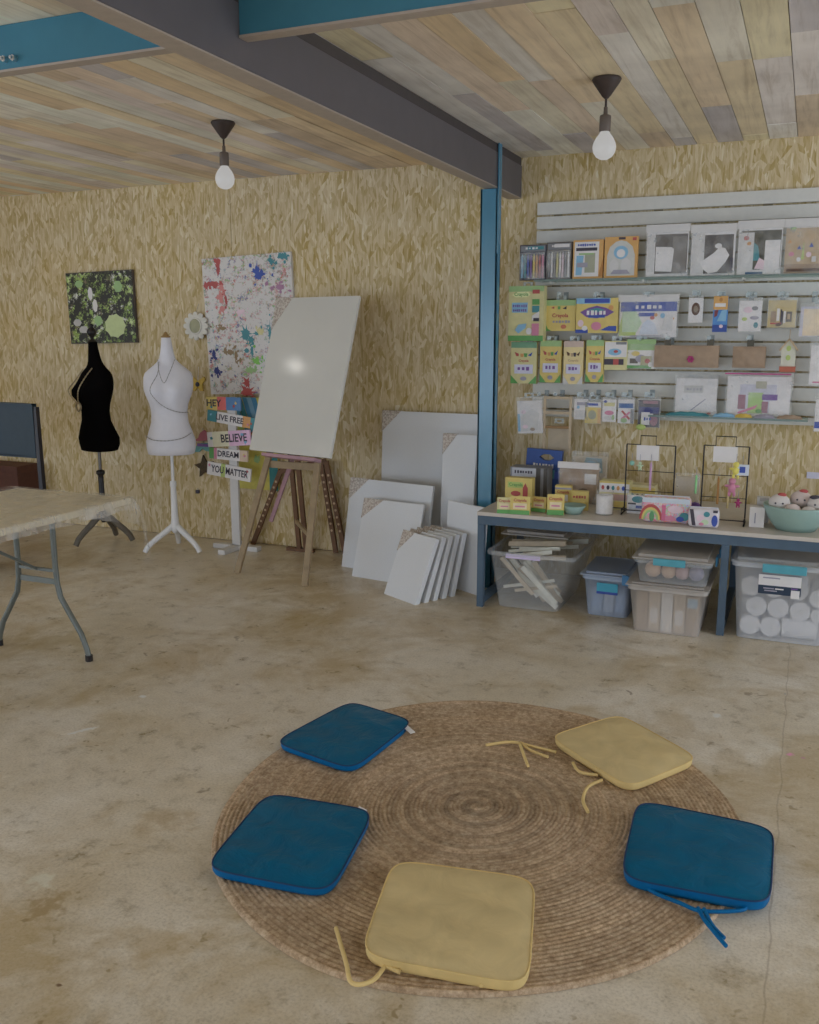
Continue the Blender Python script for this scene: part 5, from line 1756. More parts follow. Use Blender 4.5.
# ------------------------------------------------------------------ bench
BX0, BX1, BY0, BY1 = -1.665, 1.45, 4.868, 5.72
t = thing('work_bench', 'long low bench with pale top on dark blue steel legs', 'bench', (-.1, 5.3, 0))
MB().box(BX0, BX1, BY0, BY1, ZB - .022, ZB, M('bench_top_white', (140, 132, 122), .5, vary=.06, scale=8)).build('bench_top', t, bevel=.002)
mb = MB()
mb.box(BX0, BX1, BY0 + .012, BY0 + .05, ZB - .075, ZB - .0225, NAVYPAINT)
mb.box(BX0, BX1, BY1 - .05, BY1 - .012, ZB - .075, ZB - .0225, NAVYPAINT)
mb.box(BX0, BX0 + .038, BY0 + .05, BY1 - .05, ZB - .075, ZB - .0225, NAVYPAINT)
mb.build('rail_frame', t)
for xl in (BX0, -.345, 1.2):
    MB().box(xl, xl + .038, BY0 + .012, BY0 + .05, 0, ZB - .0755, NAVYPAINT).build('leg', t, bevel=.002)
    MB().box(xl, xl + .038, BY1 - .05, BY1 - .012, 0, ZB - .0755, NAVYPAINT).build('leg', t, bevel=.002)
    MB().box(xl, xl + .038, BY0 + .05, BY1 - .05, .02, .058, NAVYPAINT).build('floor_rail', t)


# ------------------------------------------------------------------ bins under the bench
def bin_mesh(mb, b, tp, z0, z1, mat, rim, th=.003):
    """open tub: frustum walls, floor, flared rim"""
    def ringpts(r, z, rc=.035, n=5):
        x0, x1, y0, y1 = r
        out = []
        for cx, cy_, a0 in ((x1 - rc, y1 - rc, 0), (x0 + rc, y1 - rc, pi / 2), (x0 + rc, y0 + rc, pi), (x1 - rc, y0 + rc, 3 * pi / 2)):
            for i in range(n + 1):
                a = a0 + pi / 2 * i / n
                out.append((cx + rc * cos(a), cy_ + rc * sin(a), z))
        return out
    lv = [ringpts(b, z0), ringpts(tp, z1)]
    e = rim
    o = (tp[0] - e, tp[1] + e, tp[2] - e, tp[3] + e)
    lv += [ringpts(o, z1), ringpts(o, z1 - .022)]
    n = len(lv[0])
    vs = sum(lv, [])
    fs = []
    for i in range(len(lv) - 1):
        for k in range(n):
            fs.append((i * n + k, i * n + (k + 1) % n, (i + 1) * n + (k + 1) % n, (i + 1) * n + k))
    mb.add(vs, fs, mat, True)
    mb.add(lv[0], [tuple(reversed(range(n)))], mat)
    return mb


def lid_mesh(mb, r, z, mat, T=None, h=.02):
    x0, x1, y0, y1 = r
    mb.box(x0, x1, y0, y1, z, z + .006, mat, T)
    mb.box(x0 + .03, x1 - .03, y0 + .03, y1 - .03, z + .006, z + h, mat, T)
    return mb


GB = 'plastic storage bins under the bench'
# 1: big clear tub of sticks
B1 = (-1.555, -1.205, 4.935, 5.46)
T1 = (-1.60, -1.115, 4.90, 5.54)
Z1 = .335
t = thing('storage_bin', 'large open clear bin full of wooden sticks, beside bench end leg', 'storage bin', ((B1[0] + B1[1]) / 2, 5.2, 0), GB)
bin_mesh(MB(), B1, T1, .003, Z1, FROST, .014).build('tub', t)
MB().box(-1.50, -1.30, 4.897, 4.90, .30, .325, M('lilac_sticker', (146, 132, 156), .6)).build('sticker', t)
LID = M('milky_lid', (136, 134, 136), .4)
Tl = frame((-1.60, 5.12, .385), 0, radians(-3))
tag(lid_mesh(MB(), (0, .40, 0, .42), 0, FROSTC, Tl).build('bin_lid', loc=(-1.4, 5.3, .39)), 'milky loose lid laid across back of the open stick bin', 'lid')
STK = M('raw_stick_wood', (164, 157, 144), .7, vary=.1, scale=20)
STK2 = M('raw_stick_wood_warm', (140, 126, 104), .7, vary=.1, scale=20)
q = random.Random(3)
GS = 'wooden sticks heaped in the clear bin'
sl = 'flat raw wooden stick among the heap inside the clear open bin'
for i in range(36):
    if i < 23:      # seen through the front
        a = q.choice([radians(-48), radians(-44), radians(-52), radians(-46), radians(-55), radians(34), radians(-38), radians(12)])
        L_ = q.uniform(.2, .33)
        cx, cz = q.uniform(-1.47, -1.26), q.uniform(.10, .2)
        y = 4.937 + .0085 * i
        dx, dz = L_ / 2 * cos(a), L_ / 2 * sin(a)
        if cz - abs(dz) < .015:
            cz = abs(dz) + .02
        dx, dz = min(dx, .15), math.copysign(min(abs(dz), .135), dz)
        cz = max(cz, abs(dz) + .02)
        lim0, lim1 = -1.54, -1.215
        cx = min(max(cx, lim0 + abs(dx)), lim1 - abs(dx))
        p0, p1 = Vector((cx - dx, y, cz - dz)), Vector((cx + dx, y, cz + dz))
    else:           # lying across the top
        a = q.uniform(-.12, .12)
        L_ = q.uniform(.2, .36)
        cx, y = q.uniform(-1.42, -1.28), 4.99 + .034 * (i - 23)
        cz = q.uniform(.285, .345)
        p0 = Vector((cx - L_ / 2, y - .3 * a * L_, cz - .02 * q.random()))
        p1 = Vector((cx + L_ / 2, y + .3 * a * L_, cz + .03 * q.random()))
        p0.x = max(p0.x, -1.56)
        p1.x = min(p1.x, -1.14)
    mb = MB().bar(p0, p1, q.choice([.018, .024, .03]), .006, STK if i % 3 else STK2, side=(0, 0, 1) if i < 23 else (0, .5, .8))
    tag(mb.build('wooden_stick', loc=(p0 + p1) / 2, bevel=.001), sl, 'stick', GS)

# 2: small lidded bin
B2 = (-1.045, -.825, 4.975, 5.33)
T2 = (-1.068, -.812, 4.955, 5.36)
t = thing('storage_bin', 'small bluish clear bin with lid and cyan label', 'storage bin', (-.91, 5.15, 0), GB)
bin_mesh(MB(), B2, T2, .003, .235, FROSTB, .008).build('tub', t)
lid_mesh(MB(), (-1.084, -.806, 4.94, 5.375), .237, FROSTB, None, .016).build('lid', t)
mb = MB()
T = frame((-.99, 4.957, .135), 0, radians(-3))
mb.box(0, .115, -.003, 0, 0, .062, M('label_cyan', (30, 118, 140), .45), T)
mb.box(0, .115, -.004, -.002, 0, .014, BLU, T)
mb.build('label_sticker', t)['label'] = 'cyan label sticker'
MB().box(-.85, -.815, 4.932, 4.945, .20, .255, M('clip_blue', (36, 84, 120), .4)).build('clip', t)
for i, (x, y, z, m_) in enumerate(((-1.0, 5.02, .03, M('pale_blue_cloth', (116, 128, 144), .7)), (-.935, 5.02, .03, PAPER), (-.87, 5.02, .03, M('pale_blue_cloth', (116, 128, 144))))):
    mb = MB()
    mb.box(x - .028, x + .028, y, y + .2, .012, .075, m_)
    mb.box(x - .026, x + .029, y + .004, y + .2, .076, .15, m_)
    tag(mb.build('folded_cloth', loc=(x, y, .012), bevel=.006), ['folded pale blue cloth at the left inside small lidded bin', 'folded white cloth in the middle inside small lidded bin', 'folded pale blue cloth at the right inside small lidded bin'][i], 'cloth')

# 3: milky bin of paper, 4: bin stacked on it
B3 = (-.758, -.425, 4.79, 5.25)
T3 = (-.785, -.395, 4.765, 5.29)
t = thing('storage_bin', 'milky lidded bin on floor holding upright cartons, under another bin', 'storage bin', (-.59, 5.0, 0), GB)
bin_mesh(MB(), B3, T3, .003, .255, FROSTC, .008).build('tub', t)
lid_mesh(MB(), (-.80, -.38, 4.75, 5.30), .257, FROSTC, None, .012).build('lid', t)
for i in range(5):
    xx = -.748 + .064 * i
    hh = [.21, .225, .215, .22, .21][i]
    mb = MB().box(xx, xx + .058, 4.81 - .0, 5.15, .006, hh, [BROWN, M('buff_card', (138, 122, 104), .7), PAPER, M('buff_card', (138, 122, 104)), BROWN][i])
    if i in (1, 3):
        mb.box(xx + .008, xx + .048, 4.8085, 4.81, .05, .13, PAPER)
    if i == 4:
        mb.box(xx + .004, xx + .054, 4.8085, 4.81, .15, .2, LBLU)
    tag(mb.build('flat_carton', loc=(xx + .03, 5.0, .006), bevel=.002), ['buff carton standing at left end inside milky bin', 'second carton inside milky bin, white label low on front', 'white carton standing in middle of milky bin', 'fourth carton inside milky bin, white label on front', 'brown carton with blue label at right end of milky bin'][i], 'carton', 'cartons standing in the milky bin')
B4 = (-.742, -.405, 4.80, 5.24)
T4 = (-.758, -.388, 4.775, 5.27)
t = thing('storage_bin', 'clear bin with teal front latch stacked on the milky bin', 'storage bin', (-.57, 5.0, .27), GB)
bin_mesh(MB(), B4, T4, .272, .40, FROST, .01).build('tub', t)
lid_mesh(MB(), (-.775, -.37, 4.758, 5.285), .402, FROSTC, None, .02).build('lid', t)
LT = M('latch_teal', (44, 112, 124), .4)
MB().box(-.665, -.505, 4.745, 4.762, .375, .412, LT).build('latch', t, bevel=.003)['label'] = 'teal snap latch'
for k, yy in enumerate((4.9, 5.1)):
    MB().box(-.371, -.36, yy, yy + .09, .36, .41, M('latch_blue', (30, 96, 132), .4)).build('latch', t, bevel=.003)
items = [(-.68, .055, M('cork_tan', (150, 120, 92), .6), 'tan'), (-.60, .05, M('cork_tan', (150, 120, 92)), 'orange brown'), (-.53, .05, M('dusty_rose', (134, 106, 100), .6), 'dusty rose'), (-.46, .05, M('slate_lilac', (106, 100, 112), .6), 'slate')]
for x, r, m_, nm in items:
    mb = MB().ball((x, 4.88, .279 + r * .8), r * .8, m_, (1.0, 1, 1), 12)
    tag(mb.build('yarn_ball', loc=(x, 4.88, .279)), nm + ' ball of yarn inside the stacked clear bin', 'yarn', 'yarn balls in the stacked bin')

# 5: big clear bin of paper rolls
B5 = (-.245, .155, 4.885, 5.45)
T5 = (-.275, .205, 4.86, 5.5)
t = thing('storage_bin', 'tall clear bin with teal latch and printed label, full of white rolls', 'storage bin', (-.04, 5.15, 0), GB)
FROSTW = clear('hazy_bin_plastic', (156, 158, 164), .42, .35)
bin_mesh(MB(), B5, T5, .003, .41, FROSTW, .012).build('tub', t)
lid_mesh(MB(), (-.292, .222, 4.842, 5.52), .412, FROST, None, .02).build('lid', t)
MB().box(-.14, .065, 4.828, 4.846, .372, .415, LT).build('latch', t, bevel=.003)['label'] = 'teal snap latch'
T = frame((-.155, 4.866, .255), 0, radians(-2.5))
mb = MB()
mb.box(0, .20, -.003, -.001, 0, .10, PAPER, T)
mb.box(0, .20, -.004, -.002, 0, .045, M('label_dark_navy', (28, 40, 56), .5), T)
mb.box(.155, .195, -.005, -.003, -.012, .03, PAPER, T)
for x, z, ww, m_ in ((.05, .03, .05, GREYINK), (.1, .03, .04, PAPER), (.06, .018, .06, GREYINK), (.17, .038, .03, PURP), (.06, .085, .08, GREYINK)):
    mb.box(x - ww / 2, x + ww / 2, -.0055, -.0035, z - .003, z + .003, m_, T)
mb.build('label_sticker', t)
rolls = [(-.185, .062, .05), (-.085, .062, .05), (.02, .062, .055), (-.16, .165, .05), (-.055, .165, .05), (.05, .158, .048), (-.19, .27, .05), (-.08, .27, .05), (.03, .265, .05), (.135, .235, .046), (.132, .145, .032)]
names = ['bottom row', 'middle row', 'top row']
for i, (x, z, r) in enumerate(rolls):
    mb = MB()
    Tr = Matrix.Translation((x, 4.93 + .004 * (i % 3), z)) @ Matrix.Rotation(-pi / 2, 4, 'X')
    if i == 2:
        Tr = Matrix.Translation((-.03, 4.98, z)) @ Matrix.Rotation(pi / 2, 4, 'Y') @ Matrix.Scale(.56, 4, (0, 0, 1))
    mb.lathe([(r, 0), (r, .3)], (0, 0, 0), PAPER, 32, Tr)
    mb.add([(.013 * cos(2 * pi * k / 16), .013 * sin(2 * pi * k / 16), -.0012) for k in range(16)], [tuple(reversed(range(16)))], WHITE, False, Tr)
    tag(mb.build('paper_roll', loc=(x, 5.05, z)), 'white paper roll lying sideways at the bottom inside the tall clear bin' if i == 2 else 'white paper roll lying end-on inside the tall clear bin', 'paper roll', 'white rolls in the tall clear bin')


# ------------------------------------------------------------------ things on the bench
GBN = 'small goods standing on the bench'


def on_bench(name, label, R, dep, body, items, cat='art supplies', yaw=0, tilt=0, group=GBN, yy=None, roll=0, parts=None):
    """stands on the bench top, base line at the lower edge of R"""
    y = yy if yy else fl((R[0] + R[2]) / 2, R[3], ZB).y
    return box_pack(name, label, cat, R, y, dep, body, items, group, ZB + .001, yaw, tilt, roll, parts=parts)


CBX = [('r', 0, 0, 1, .24, GRN), ('r', .15, .3, .85, .62, M('label_cream', (160, 146, 112), .5)), ('t', .5, .78, .16, 'Crayola', RED, .8), ('r', .25, .4, .75, .48, PINK)]
# blue carrying carton with oval hand hole
x0, x1, z0, z1 = rect(524, 446, 559, 490, 5.5)
z1 += ZB + .001 - z0
z0 = ZB + .001
w, h = x1 - x0, z1 - z0
T = frame((x0, 5.5, z0 + .02), radians(4), .05, radians(3))
t = thing('carry_carton', 'blue carry carton with oval hand hole and rainbow print, on bench', 'carton', T @ Vector((w / 2, .02, 0)), GBN)
CBL = M('carton_blue', (22, 52, 106), .45)
mb = MB()
hx0, hx1, hz0, hz1 = .36, .78, .76, .9
mb.box(0, w, 0, .05, 0, hz0 * h, CBL, T)
mb.box(0, hx0 * w, 0, .05, hz0 * h, hz1 * h, CBL, T)
mb.box(hx1 * w, w, 0, .05, hz0 * h, hz1 * h, CBL, T)
mb.box(0, w, 0, .05, hz1 * h, h, CBL, T)
for sx, cx_ in ((1, hx0), (-1, hx1)):
    for cz_, sz in ((hz0, 1), (hz1, -1)):
        mb.poly([(cx_ * w, cz_ * h), ((cx_ + sx * .12) * w, cz_ * h), (cx_ * w, (cz_ + sz * .07) * h)], 0, .05, CBL, T)
mb.build('carton_body', t)
mb = MB()
prints(mb, T, w, h, [('r', .06 + .11 * i, .36, .17 + .11 * i, .36 + .13 + .1 * sin(pi * (i + 1) / 9), m_) for i, m_ in enumerate([PURP, PINK, ORG, YEL, LIME, GRN, TEAL, BLU])] + [('t', .5, .64, .09, 7, PAPER, .6)])
mb.build('rainbow_print', t)
on_bench('pencil_tin', 'dark grey pencil tin with silver lid behind the yellow box', (510, 471, 547, 503), .12, GREY, [('r', .05, .72, .7, .98, M('tin_silver', (128, 128, 132), .35)), ('t', .36, .86, .1, 7, INK, .5), ('r', .7, 0, 1, 1, M('tin_dark', (54, 50, 46), .5)), ('r', .82, 0, .9, 1, GREY)], yy=5.34)
on_bench('crayon_box', 'yellow box with a red crayon on its front, before the grey tin', (505, 480, 532, 506), .06, YEL, [('r', .1, .62, .66, .84, LIME), ('t', .4, .74, .12, 'Crayola', GRN, .55), ('e', .4, .4, .18, .1, RED), ('r', .66, .12, .84, .66, RED), ('p', [(.68, .66), (.82, .66), (.75, .82)], RED), ('r', 0, 0, 1, .08, GRN)], yy=5.18)
row = [((497, 498, 511, 514), 'small yellow box at the post end of bench front row', 12), ((510, 497, 529, 515), 'wider small yellow box, second in the bench front row', 8), ((531, 497, 546, 512), 'small yellow box third in front row, before the grey tin', -6), ((547, 495, 563.5, 515.5), 'tall small yellow box beside the pale green dish', 10)]
for R, lb, yw in row:
    on_bench('crayon_box', lb, R, .04, YEL2 if R[0] < 505 else YEL, CBX, yaw=radians(yw), tilt=.16, group='small yellow boxes along the bench front')
on_bench('crayon_box', 'yellow box standing behind the tall small one, before brown bag', (555, 482, 571, 504), .05, YEL, [('r', .1, .3, .8, .6, PAPER), ('r', 0, .84, 1, .92, GREYINK), ('t', .5, .72, .12, 'Crayola', RED, .8)], yaw=.1, group='small yellow boxes along the bench front', yy=5.16)
on_bench('crayon_box', 'yellow box standing directly behind the pale green dish', (571, 490, 588, 509), .04, YEL, [('t', .5, .7, .16, 5, RED, .8), ('r', .14, .2, .8, .5, M('label_gold', (166, 142, 70), .5))], yaw=.12, group='small yellow boxes along the bench front', yy=5.12)
# dish
c = fl(573, 513, ZB)
t = MB().lathe([(.001, .004), (.04, .0045), (.048, .02), (.07, .048), (.074, .048), (.054, .016), (.046, 0), (.001, 0)][::-1], (c.x, c.y - .01, ZB + .0008), MINT, 28)
tag(t.build('dish', loc=(c.x, c.y - .01, ZB)), 'small pale green dish at the bench front edge', 'dish')
# brown gift bag and clear bag
pouch('gift_bag', 'clear bag of brown kraft pieces with white header label on bench', 'bag', (556, 467, 597, 506), 5.30, .09, [('r', .1, .1, .9, .7, M('kraft_rose', (124, 104, 88), .7)), ('e', .3, .4, .14, .12, BROWN), ('e', .64, .3, .16, .12, DKBRN), ('r', .66, .55, .96, .85, PAPER), ('e', .5, .2, .12, .1, PAPER)], GBN, ZB + .001, body=BROWN, card=PAPER, puff=.3)
pouch('gift_bag', 'clear bag with teal foil pieces standing behind the brown bag', 'bag', (570, 448, 606, 496), 5.46, .07, [('p', [(.2, .6), (.9, .62), (.86, .96), (.4, .98)], M('foil_teal', (92, 112, 116), .4)), ('e', .55, .8, .2, .1, LBLU), ('e', .75, .7, .1, .06, PAPER), ('r', .1, .1, .8, .5, M('parchment', (136, 124, 104)))], GBN, ZB + .001, body=M('parchment', (136, 124, 104)))
# jar
c = fl(602, 516, ZB)
jc = (c.x, c.y + .055, ZB + .001)
t = thing('jar', 'clear jar with white wrap standing at the bench front', 'jar', jc)
MB().lathe([(.05, .001), (.054, .01), (.054, .10), (.046, .118), (.048, .122), (.048, .132), (.045, .132)], jc, CLEAR, 28).build('glass_body', t)
MB().lathe([(.045, .006), (.045, .108), (.012, .108), (.012, .006)], jc, PAPER, 24).build('paper_wrap', t)
# boxes behind the racks
on_bench('card_game_box', 'long white and yellow patterned box lying behind the jar', (599, 483, 629, 511), .10, YEL2, [('r', 0, .62, 1, 1, PAPER), ('r', 0, .94, 1, 1, YEL)] + [('e', .12 + .17 * i, .78, .05, .08, [RED, INK, TEAL, ORG, BLU][i]) for i in range(5)] + [('r', .4, .1, 1, .3, YEL), ('r', .4, .34, 1, .56, M('label_mauve', (140, 112, 104), .5)), ('r', .4, .06, 1, .1, INK)], yy=5.22)
on_bench('card_game_box', 'long yellow patterned box lying inside the first wire rack', (630, 482, 655, 506), .10, M('box_straw', (150, 140, 100), .5), [('r', 0, .66, 1, .9, YEL)] + [('e', .1 + .2 * i, .55, .06, .08, [TEAL, DKBRN, INK, LBROWN, BLU][i]) for i in range(5)], yy=5.30)
pouch('toy_pack', 'small pack with teal blob and blue card low in first rack', 'craft pack', (626, 492, 645, 513), 5.12, .03, [('e', .6, .78, .34, .18, TEAL), ('r', .1, .1, .9, .5, M('pale_blue_white', (146, 150, 158))), ('r', .5, .3, .9, .45, BLU), ('r', .05, .5, .5, .58, INK)], GBN, ZB + .001)


# wire display racks
def rack(label, uL, uR, vT, vB, y, d, ntch):
    """wire stand: two uprights, a top bar with a raised middle, floor loops"""
    xl, xr_ = at(uL, (vT + vB) / 2, y).x, at(uR, (vT + vB) / 2, y).x
    zt_ = at((uL + uR) / 2, vT, y).z
    r = .004
    t = thing('wire_rack', label, 'display rack', ((xl + xr_) / 2, y, ZB), 'black wire display racks on the bench')
    MB().tube([(xl, y, ZB + .005), (xl, y, zt_)], r, BLACK, 7).build('upright', t)
    MB().tube([(xr_, y, ZB + .005), (xr_, y, zt_)], r, BLACK, 7).build('upright', t)
    xm0, xm1 = xl + (xr_ - xl) * ntch[0], xl + (xr_ - xl) * ntch[1]
    MB().tube([(xl, y, zt_), (xm0, y, zt_), (xm0, y, zt_ + .05), (xm1, y, zt_ + .05), (xm1, y, zt_), (xr_, y, zt_)], r * .8, BLACK, 7).build('top_bar', t)
    for f in (.33, .62):
        z = ZB + (zt_ - ZB) * f
        MB().tube([(xl, y, z), (xr_, y, z)], r * .5, BLACK, 6).build('hanging_bar', t)
    for x in (xl, xr_):
        MB().tube([(x, y, ZB + .03), (x, y - d, ZB + .03), (x, y - d, ZB + .0045), (x, y + .06, ZB + .0045)], r, BLACK, 7).build('foot_loop', t)
    MB().tube([(xl, y - d, ZB + .03), (xr_, y - d, ZB + .03)], r * .8, BLACK, 7).build('front_bar', t)
    cw = .12
    xm = (xm0 + xm1) / 2
    MB().box(xm - cw / 2, xm + cw / 2, y - .008, y - .005, zt_ - .085, zt_ - .002, PAPER).build('sign_card', t)
    return xl, xr_, zt_


ya = 5.18
rack('black wire display rack nearer the jar, blank white card on top', 625.5, 674, 445, 516, ya, .09, (.28, .6))
yb_ = 5.085
rack('black wire display rack nearer the mint bowl, blank white card on top', 702, 747, 446, 524, yb_, .08, (.26, .70))


def trinket(u, v, y, label, mat, h, kind):
    p = at(u, v, y)
    mb = MB()
    if kind == 'stick':
        mb.tube([(p.x, y, p.z - h / 2), (p.x, y, p.z + h * .4), (p.x, y, p.z + h / 2)], [.006, .006, .001], mat, 8)
    elif kind == 'fig':
        mb.ball((p.x, y, p.z + h * .3), h * .18, mat)
        mb.ball((p.x, y, p.z - h * .05), h * .2, mat, (1, .8, 1.3))
        for s in (-1, 1):
            mb.ball((p.x + s * h * .22, y, p.z + h * .05), h * .1, mat, (1.6, .8, .8))
            mb.ball((p.x + s * h * .12, y, p.z - h * .36), h * .1, mat, (.8, .8, 1.6))
    elif kind == 'ball':
        mb.ball((p.x, y, p.z), h * .5, mat)
    else:
        mb.box(p.x - h * .45, p.x + h * .45, y - .006, y + .006, p.z - h * .4, p.z + h * .4, mat)
        mb.box(p.x - h * .2, p.x + h * .2, y - .008, y - .005, p.z - h * .2, p.z + h * .25, BLU)
    o = tag(mb.build('trinket', loc=(p.x, y, p.z)), label, 'trinket', 'trinkets hung on the wire racks')
    MB().tube([(p.x, y, p.z + h * .3), (p.x, y, p.z + h * .5 + .04)], .0012, GREYINK, 5).build('hanging_thread', o)
    return o


trinket(632, 463, ya - .012, 'teal ball trinket hanging in the first wire rack', M('aqua', (96, 140, 124), .4), .028, 'ball')
trinket(640, 466, ya - .012, 'pale green star-like figure trinket in the first wire rack', M('pale_green', (132, 148, 118)), .05, 'fig')
trinket(650.5, 476, ya - .012, 'lilac pencil trinket hanging in the first wire rack', M('lilac', (144, 108, 140), .4), .16, 'stick')
trinket(696, 484, yb_ - .08, 'green topped pencil trinket left of the second wire rack', M('leaf_green', (88, 140, 84), .4), .10, 'stick')
trinket(736, 470, yb_ - .03, 'yellow figure trinket hanging in the second wire rack', M('bright_yellow', (164, 150, 44), .4), .09, 'fig')
trinket(742.5, 470, yb_ - .03, 'pale blue card trinket on upright of the second wire rack', M('pale_blue_white', (146, 150, 158)), .07, 'card')
trinket(732, 487, yb_ - .03, 'pink figure trinket hanging in the second wire rack', M('hot_pink', (146, 88, 108), .4), .10, 'fig')
trinket(738, 503, yb_ - .03, 'magenta bow trinket lowest in the second wire rack', M('magenta', (140, 20, 84)), .05, 'fig')
trinket(718, 490, yb_ - .012, 'amber stick trinket hanging in the second wire rack', M('amber', (124, 84, 24), .4), .15, 'stick')
trinket(728, 497, yb_ - .012, 'pale straw stick trinket hanging in the second wire rack', M('straw', (140, 124, 80)), .12, 'stick')

# clear bags between the racks
pouch('clear_bag', 'clear empty looking bag standing between the two wire racks', 'bag', (674, 470, 699, 507), 5.34, .06, [], GBN, ZB + .001, body=M('parchment', (136, 124, 104)))

# pencil cases
RBW = speckle('rainbow_swirl', [(164, 96, 116), (150, 140, 130), (156, 130, 96), (120, 148, 120), (168, 120, 136), (146, 146, 146), (120, 132, 160), (160, 70, 96)], 26.0, (168, 150, 140), .62, (1, 1, 1), .3)


def case(label, R, y, dep, mat, items, hh):
    x0, x1, z0, z1 = rect(*R, y)
    z1 += ZB + .001 - z0
    z0 = ZB + .001
    w, h = x1 - x0, z1 - z0
    T = frame((x0, y, z0), radians(3))
    t = thing('pencil_case', label, 'pencil case', T @ Vector((w / 2, dep / 2, 0)), 'patterned pencil cases on the bench')
    mb = MB()
    mb.box(0, w, 0, dep, 0, h, mat, T)
    o = mb.build('case_body', t, bevel=min(h, dep) * .28, seg=4)
    mb = MB()
    prints(mb, T, w, h, items)
    mb.build('motifs', t)
    MB().tube([T @ Vector((.04 * w, dep * .5, h + .001)), T @ Vector((.96 * w, dep * .5, h + .001))], .004, M('zip_white', (150, 150, 156), .4), 6).build('zip', t)


ARC = lambda cx, r0, r1, m_: ('p', [(cx + r1 * cos(pi * i / 10) * .6, .12 + r1 * sin(pi * i / 10) * 1.5) for i in range(11)] + [(cx + r0 * cos(pi * (10 - i) / 10) * .6, .12 + r0 * sin(pi * (10 - i) / 10) * 1.5) for i in range(11)], m_)
case('white pencil case printed with a rainbow and pink swirls', (641, 503, 690, 529), 4.93, .09, RBW,
     [('r', .02, .78, .98, .97, M('case_pale_blue', (140, 146, 152), .5)), ARC(.2, .32, .4, RED), ARC(.2, .26, .32, YEL), ARC(.2, .2, .26, GRN2), ('e', .22, .25, .05, .2, M('cactus_green', (60, 104, 66), .5)), ('r', .42, .1, .5, .7, M('raspberry', (150, 70, 96), .5)), ('p', [(.5, .12), (.74, .12), (.66, .3), (.5, .3)], PINK), ('e', .7, .56, .16, .14, LPINK), ('e', .88, .3, .1, .16, TEAL), ('e', .8, .2, .08, .1, BLU)], .12)
case('white pencil case with black edge stripes and pastel blobs', (688, 509, 719, 528), 4.895, .07, M('case_white', (150, 144, 146), .5),
     [('p', [(.04, .95), (.16, .95), (.26, .1), (.14, .1)], INK), ('e', .4, .5, .12, .2, LPINK), ('e', .6, .72, .1, .14, TEAL), ('e', .55, .3, .12, .14, M('pale_green', (132, 148, 118))), ('e', .86, .4, .1, .3, BLU), ('r', .8, .82, .95, .95, INK), ('e', .44, .2, .08, .08, PINK)], .1)
c = fl(697, 508, ZB)
mb = MB().ball((c.x + .02, 5.14, ZB + .046), .045, M('deep_purple', (70, 44, 92), .4), (1, .7, 1))
mb.lathe([(.03, 0), (.034, .006), (.03, .012)], (c.x + .02, 5.14, ZB + .0008), M('dark_red', (96, 44, 50)), 16)
tag(mb.build('purple_ball', loc=(c.x + .02, 5.14, ZB)), 'dark purple ball toy standing behind the pencil cases', 'toy')
mb = MB()
a = at(681, 503, 5.10)
mb.ball((a.x, 5.10, ZB + .032), .03, RED, (2.0, 1, .95))
mb.ball((a.x - .02, 5.11, ZB + .075), .026, M('deep_red', (124, 30, 40), .5), (1.8, 1, .7))
mb.ball((a.x, 5.095, ZB + .055), .016, ORG, (2.2, 1, .6))
tag(mb.build('red_toy', loc=(a.x, 5.10, ZB)), 'red and orange stacked toy sitting behind the rainbow pencil case', 'toy')

# white boxes and bowl of plush heads
G6 = 'small white boxes beside the mint bowl'
on_bench('white_box', 'taller white box with open flap, right of second wire rack', (757, 491, 770, 516), .06, WHITE2, [('r', .2, .86, .9, 1, M('grey_top', (124, 118, 112), .6))], 'box', .05, group=G6, yy=5.16)
on_bench('white_box', 'front white box with a grey slot line, right of second wire rack', (750, 499, 765, 519), .06, PAPER, [('r', .34, .2, .42, .72, GREYINK)], 'box', .05, group=G6, yy=5.02)
c = fl(795, 533, ZB)
bcn = Vector((c.x + .0, c.y + .10, ZB + .001))
t = MB().lathe([(.001, .006), (.085, .007), (.115, .04), (.14, .085), (.155, .128), (.162, .128), (.163, .120), (.148, .08), (.124, .036), (.095, 0), (.001, 0)][::-1], bcn, MINT, 44)
tag(t.build('bowl', loc=bcn), 'large mint green bowl of small white plush heads on bench', 'bowl')
PL = M('plush_white', (150, 142, 136), .9, vary=.05)
PLP = M('plush_blush', (150, 136, 130), .9, vary=.05)
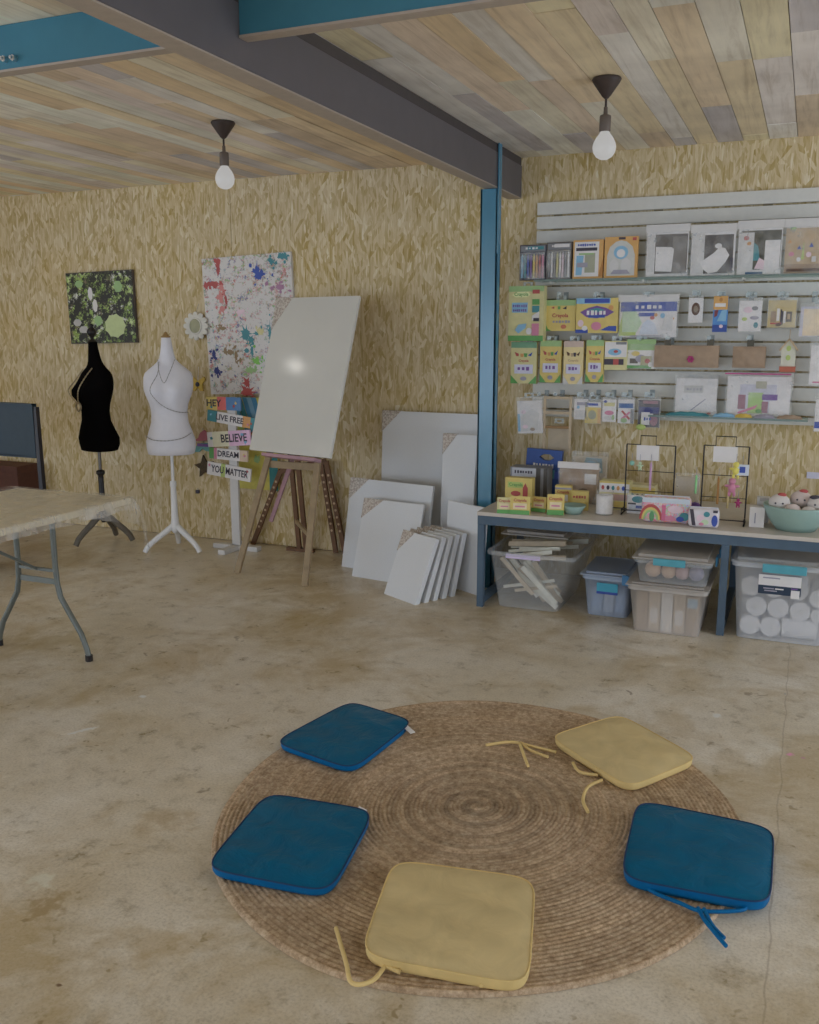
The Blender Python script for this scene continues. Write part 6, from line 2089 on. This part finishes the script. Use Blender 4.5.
for i, (dx, dy, dz, r, m_, lb) in enumerate(((-.085, -.03, .135, .05, PL, 'white plush head with red bow at the rack side of the bowl'), (.015, .03, .15, .05, PLP, 'blush plush head with red cap at the back of the bowl'), (.1, -.02, .138, .052, PL, 'white plush head with black hair mark at far side of bowl'),
                                              (-.02, -.075, .105, .04, PLP, 'small blush plush head low at the front of the bowl'), (.055, -.08, .10, .038, PL, 'small white plush head with pink cheek at front of bowl'))):
    q = bcn + Vector((dx, dy, dz))
    t = thing('plush_head', lb, 'plush toy', q - Vector((0, 0, r)), 'plush heads in the mint bowl')
    MB().ball(q, r, m_, (1.05, .95, .95), 16).build('head', t)
    mb = MB()
    if i in (0, 1):
        mb.ball(q + Vector((.01, -.01, r * .9)), r * .28, RED, (1.6, 1, .8), 10)
    elif i == 2:
        mb.ball(q + Vector((-.02, -.02, r * .75)), r * .35, INK, (1.5, 1, .6), 10)
    else:
        mb.ball(q + Vector((.02, -r * .8, 0)), r * .3, PINK, (1, .5, .8), 10)
    mb.build('trim_piece', t)
    mb = MB()
    for s in (-1, 1):
        mb.ball(q + Vector((s * r * .35, -r * .9, .1 * r)), r * .1, INK, (1, .6, 1), 8)
    mb.build('eyes', t)

# ------------------------------------------------------------------ light: daylight through two doorways and an added right-wall opening, lit bulbs
W = D.worlds.new('daylight')
bpy.context.scene.world = W
W.use_nodes = True
bg = W.node_tree.nodes['Background']
bg.inputs['Color'].default_value = (.785, .92, 1.13, 1)
bg.inputs['Strength'].default_value = 2.95


def portal(name, loc, rot, sx, sy):
    l = D.lights.new(name, 'AREA')
    l.shape = 'RECTANGLE'
    l.size, l.size_y = sx, sy
    l.cycles.is_portal = True
    o = D.objects.new(name, l)
    o.location, o.rotation_euler = loc, rot
    C.objects.link(o)


portal('opening_portal', (X0 - .02, (LD0 + LD1) / 2, LDZ / 2), (0, -pi / 2, 0), LDZ, LD1 - LD0)
portal('opening_portal', (X1 + .02, (RD0 + RD1) / 2, RDZ / 2), (0, pi / 2, 0), RDZ, RD1 - RD0)  # daylight entry for the opening added in the right wall
portal('opening_portal', ((FD0 + FD1) / 2, YF - .02, FDZ / 2), (pi / 2, 0, 0), FD1 - FD0, FDZ)

# ------------------------------------------------------------------ camera and colour
cd = D.cameras.new('camera')
cd.sensor_fit = 'HORIZONTAL'
cd.sensor_width = 36
cd.lens = 36 * F / 819
cam_ob = D.objects.new('camera', cd)
C.objects.link(cam_ob)
mw = RM.to_4x4()
mw.translation = Vector((0, 0, H))
cam_ob.matrix_world = mw
sc = bpy.context.scene
sc.camera = cam_ob
vs_ = sc.view_settings
vs_.view_transform = 'Standard'
vs_.look = 'None'
vs_.gamma = 1
vs_.exposure = 0.0
vs_.use_curve_mapping = False
for o in D.objects:
    if '_o' in o:
        del o['_o']
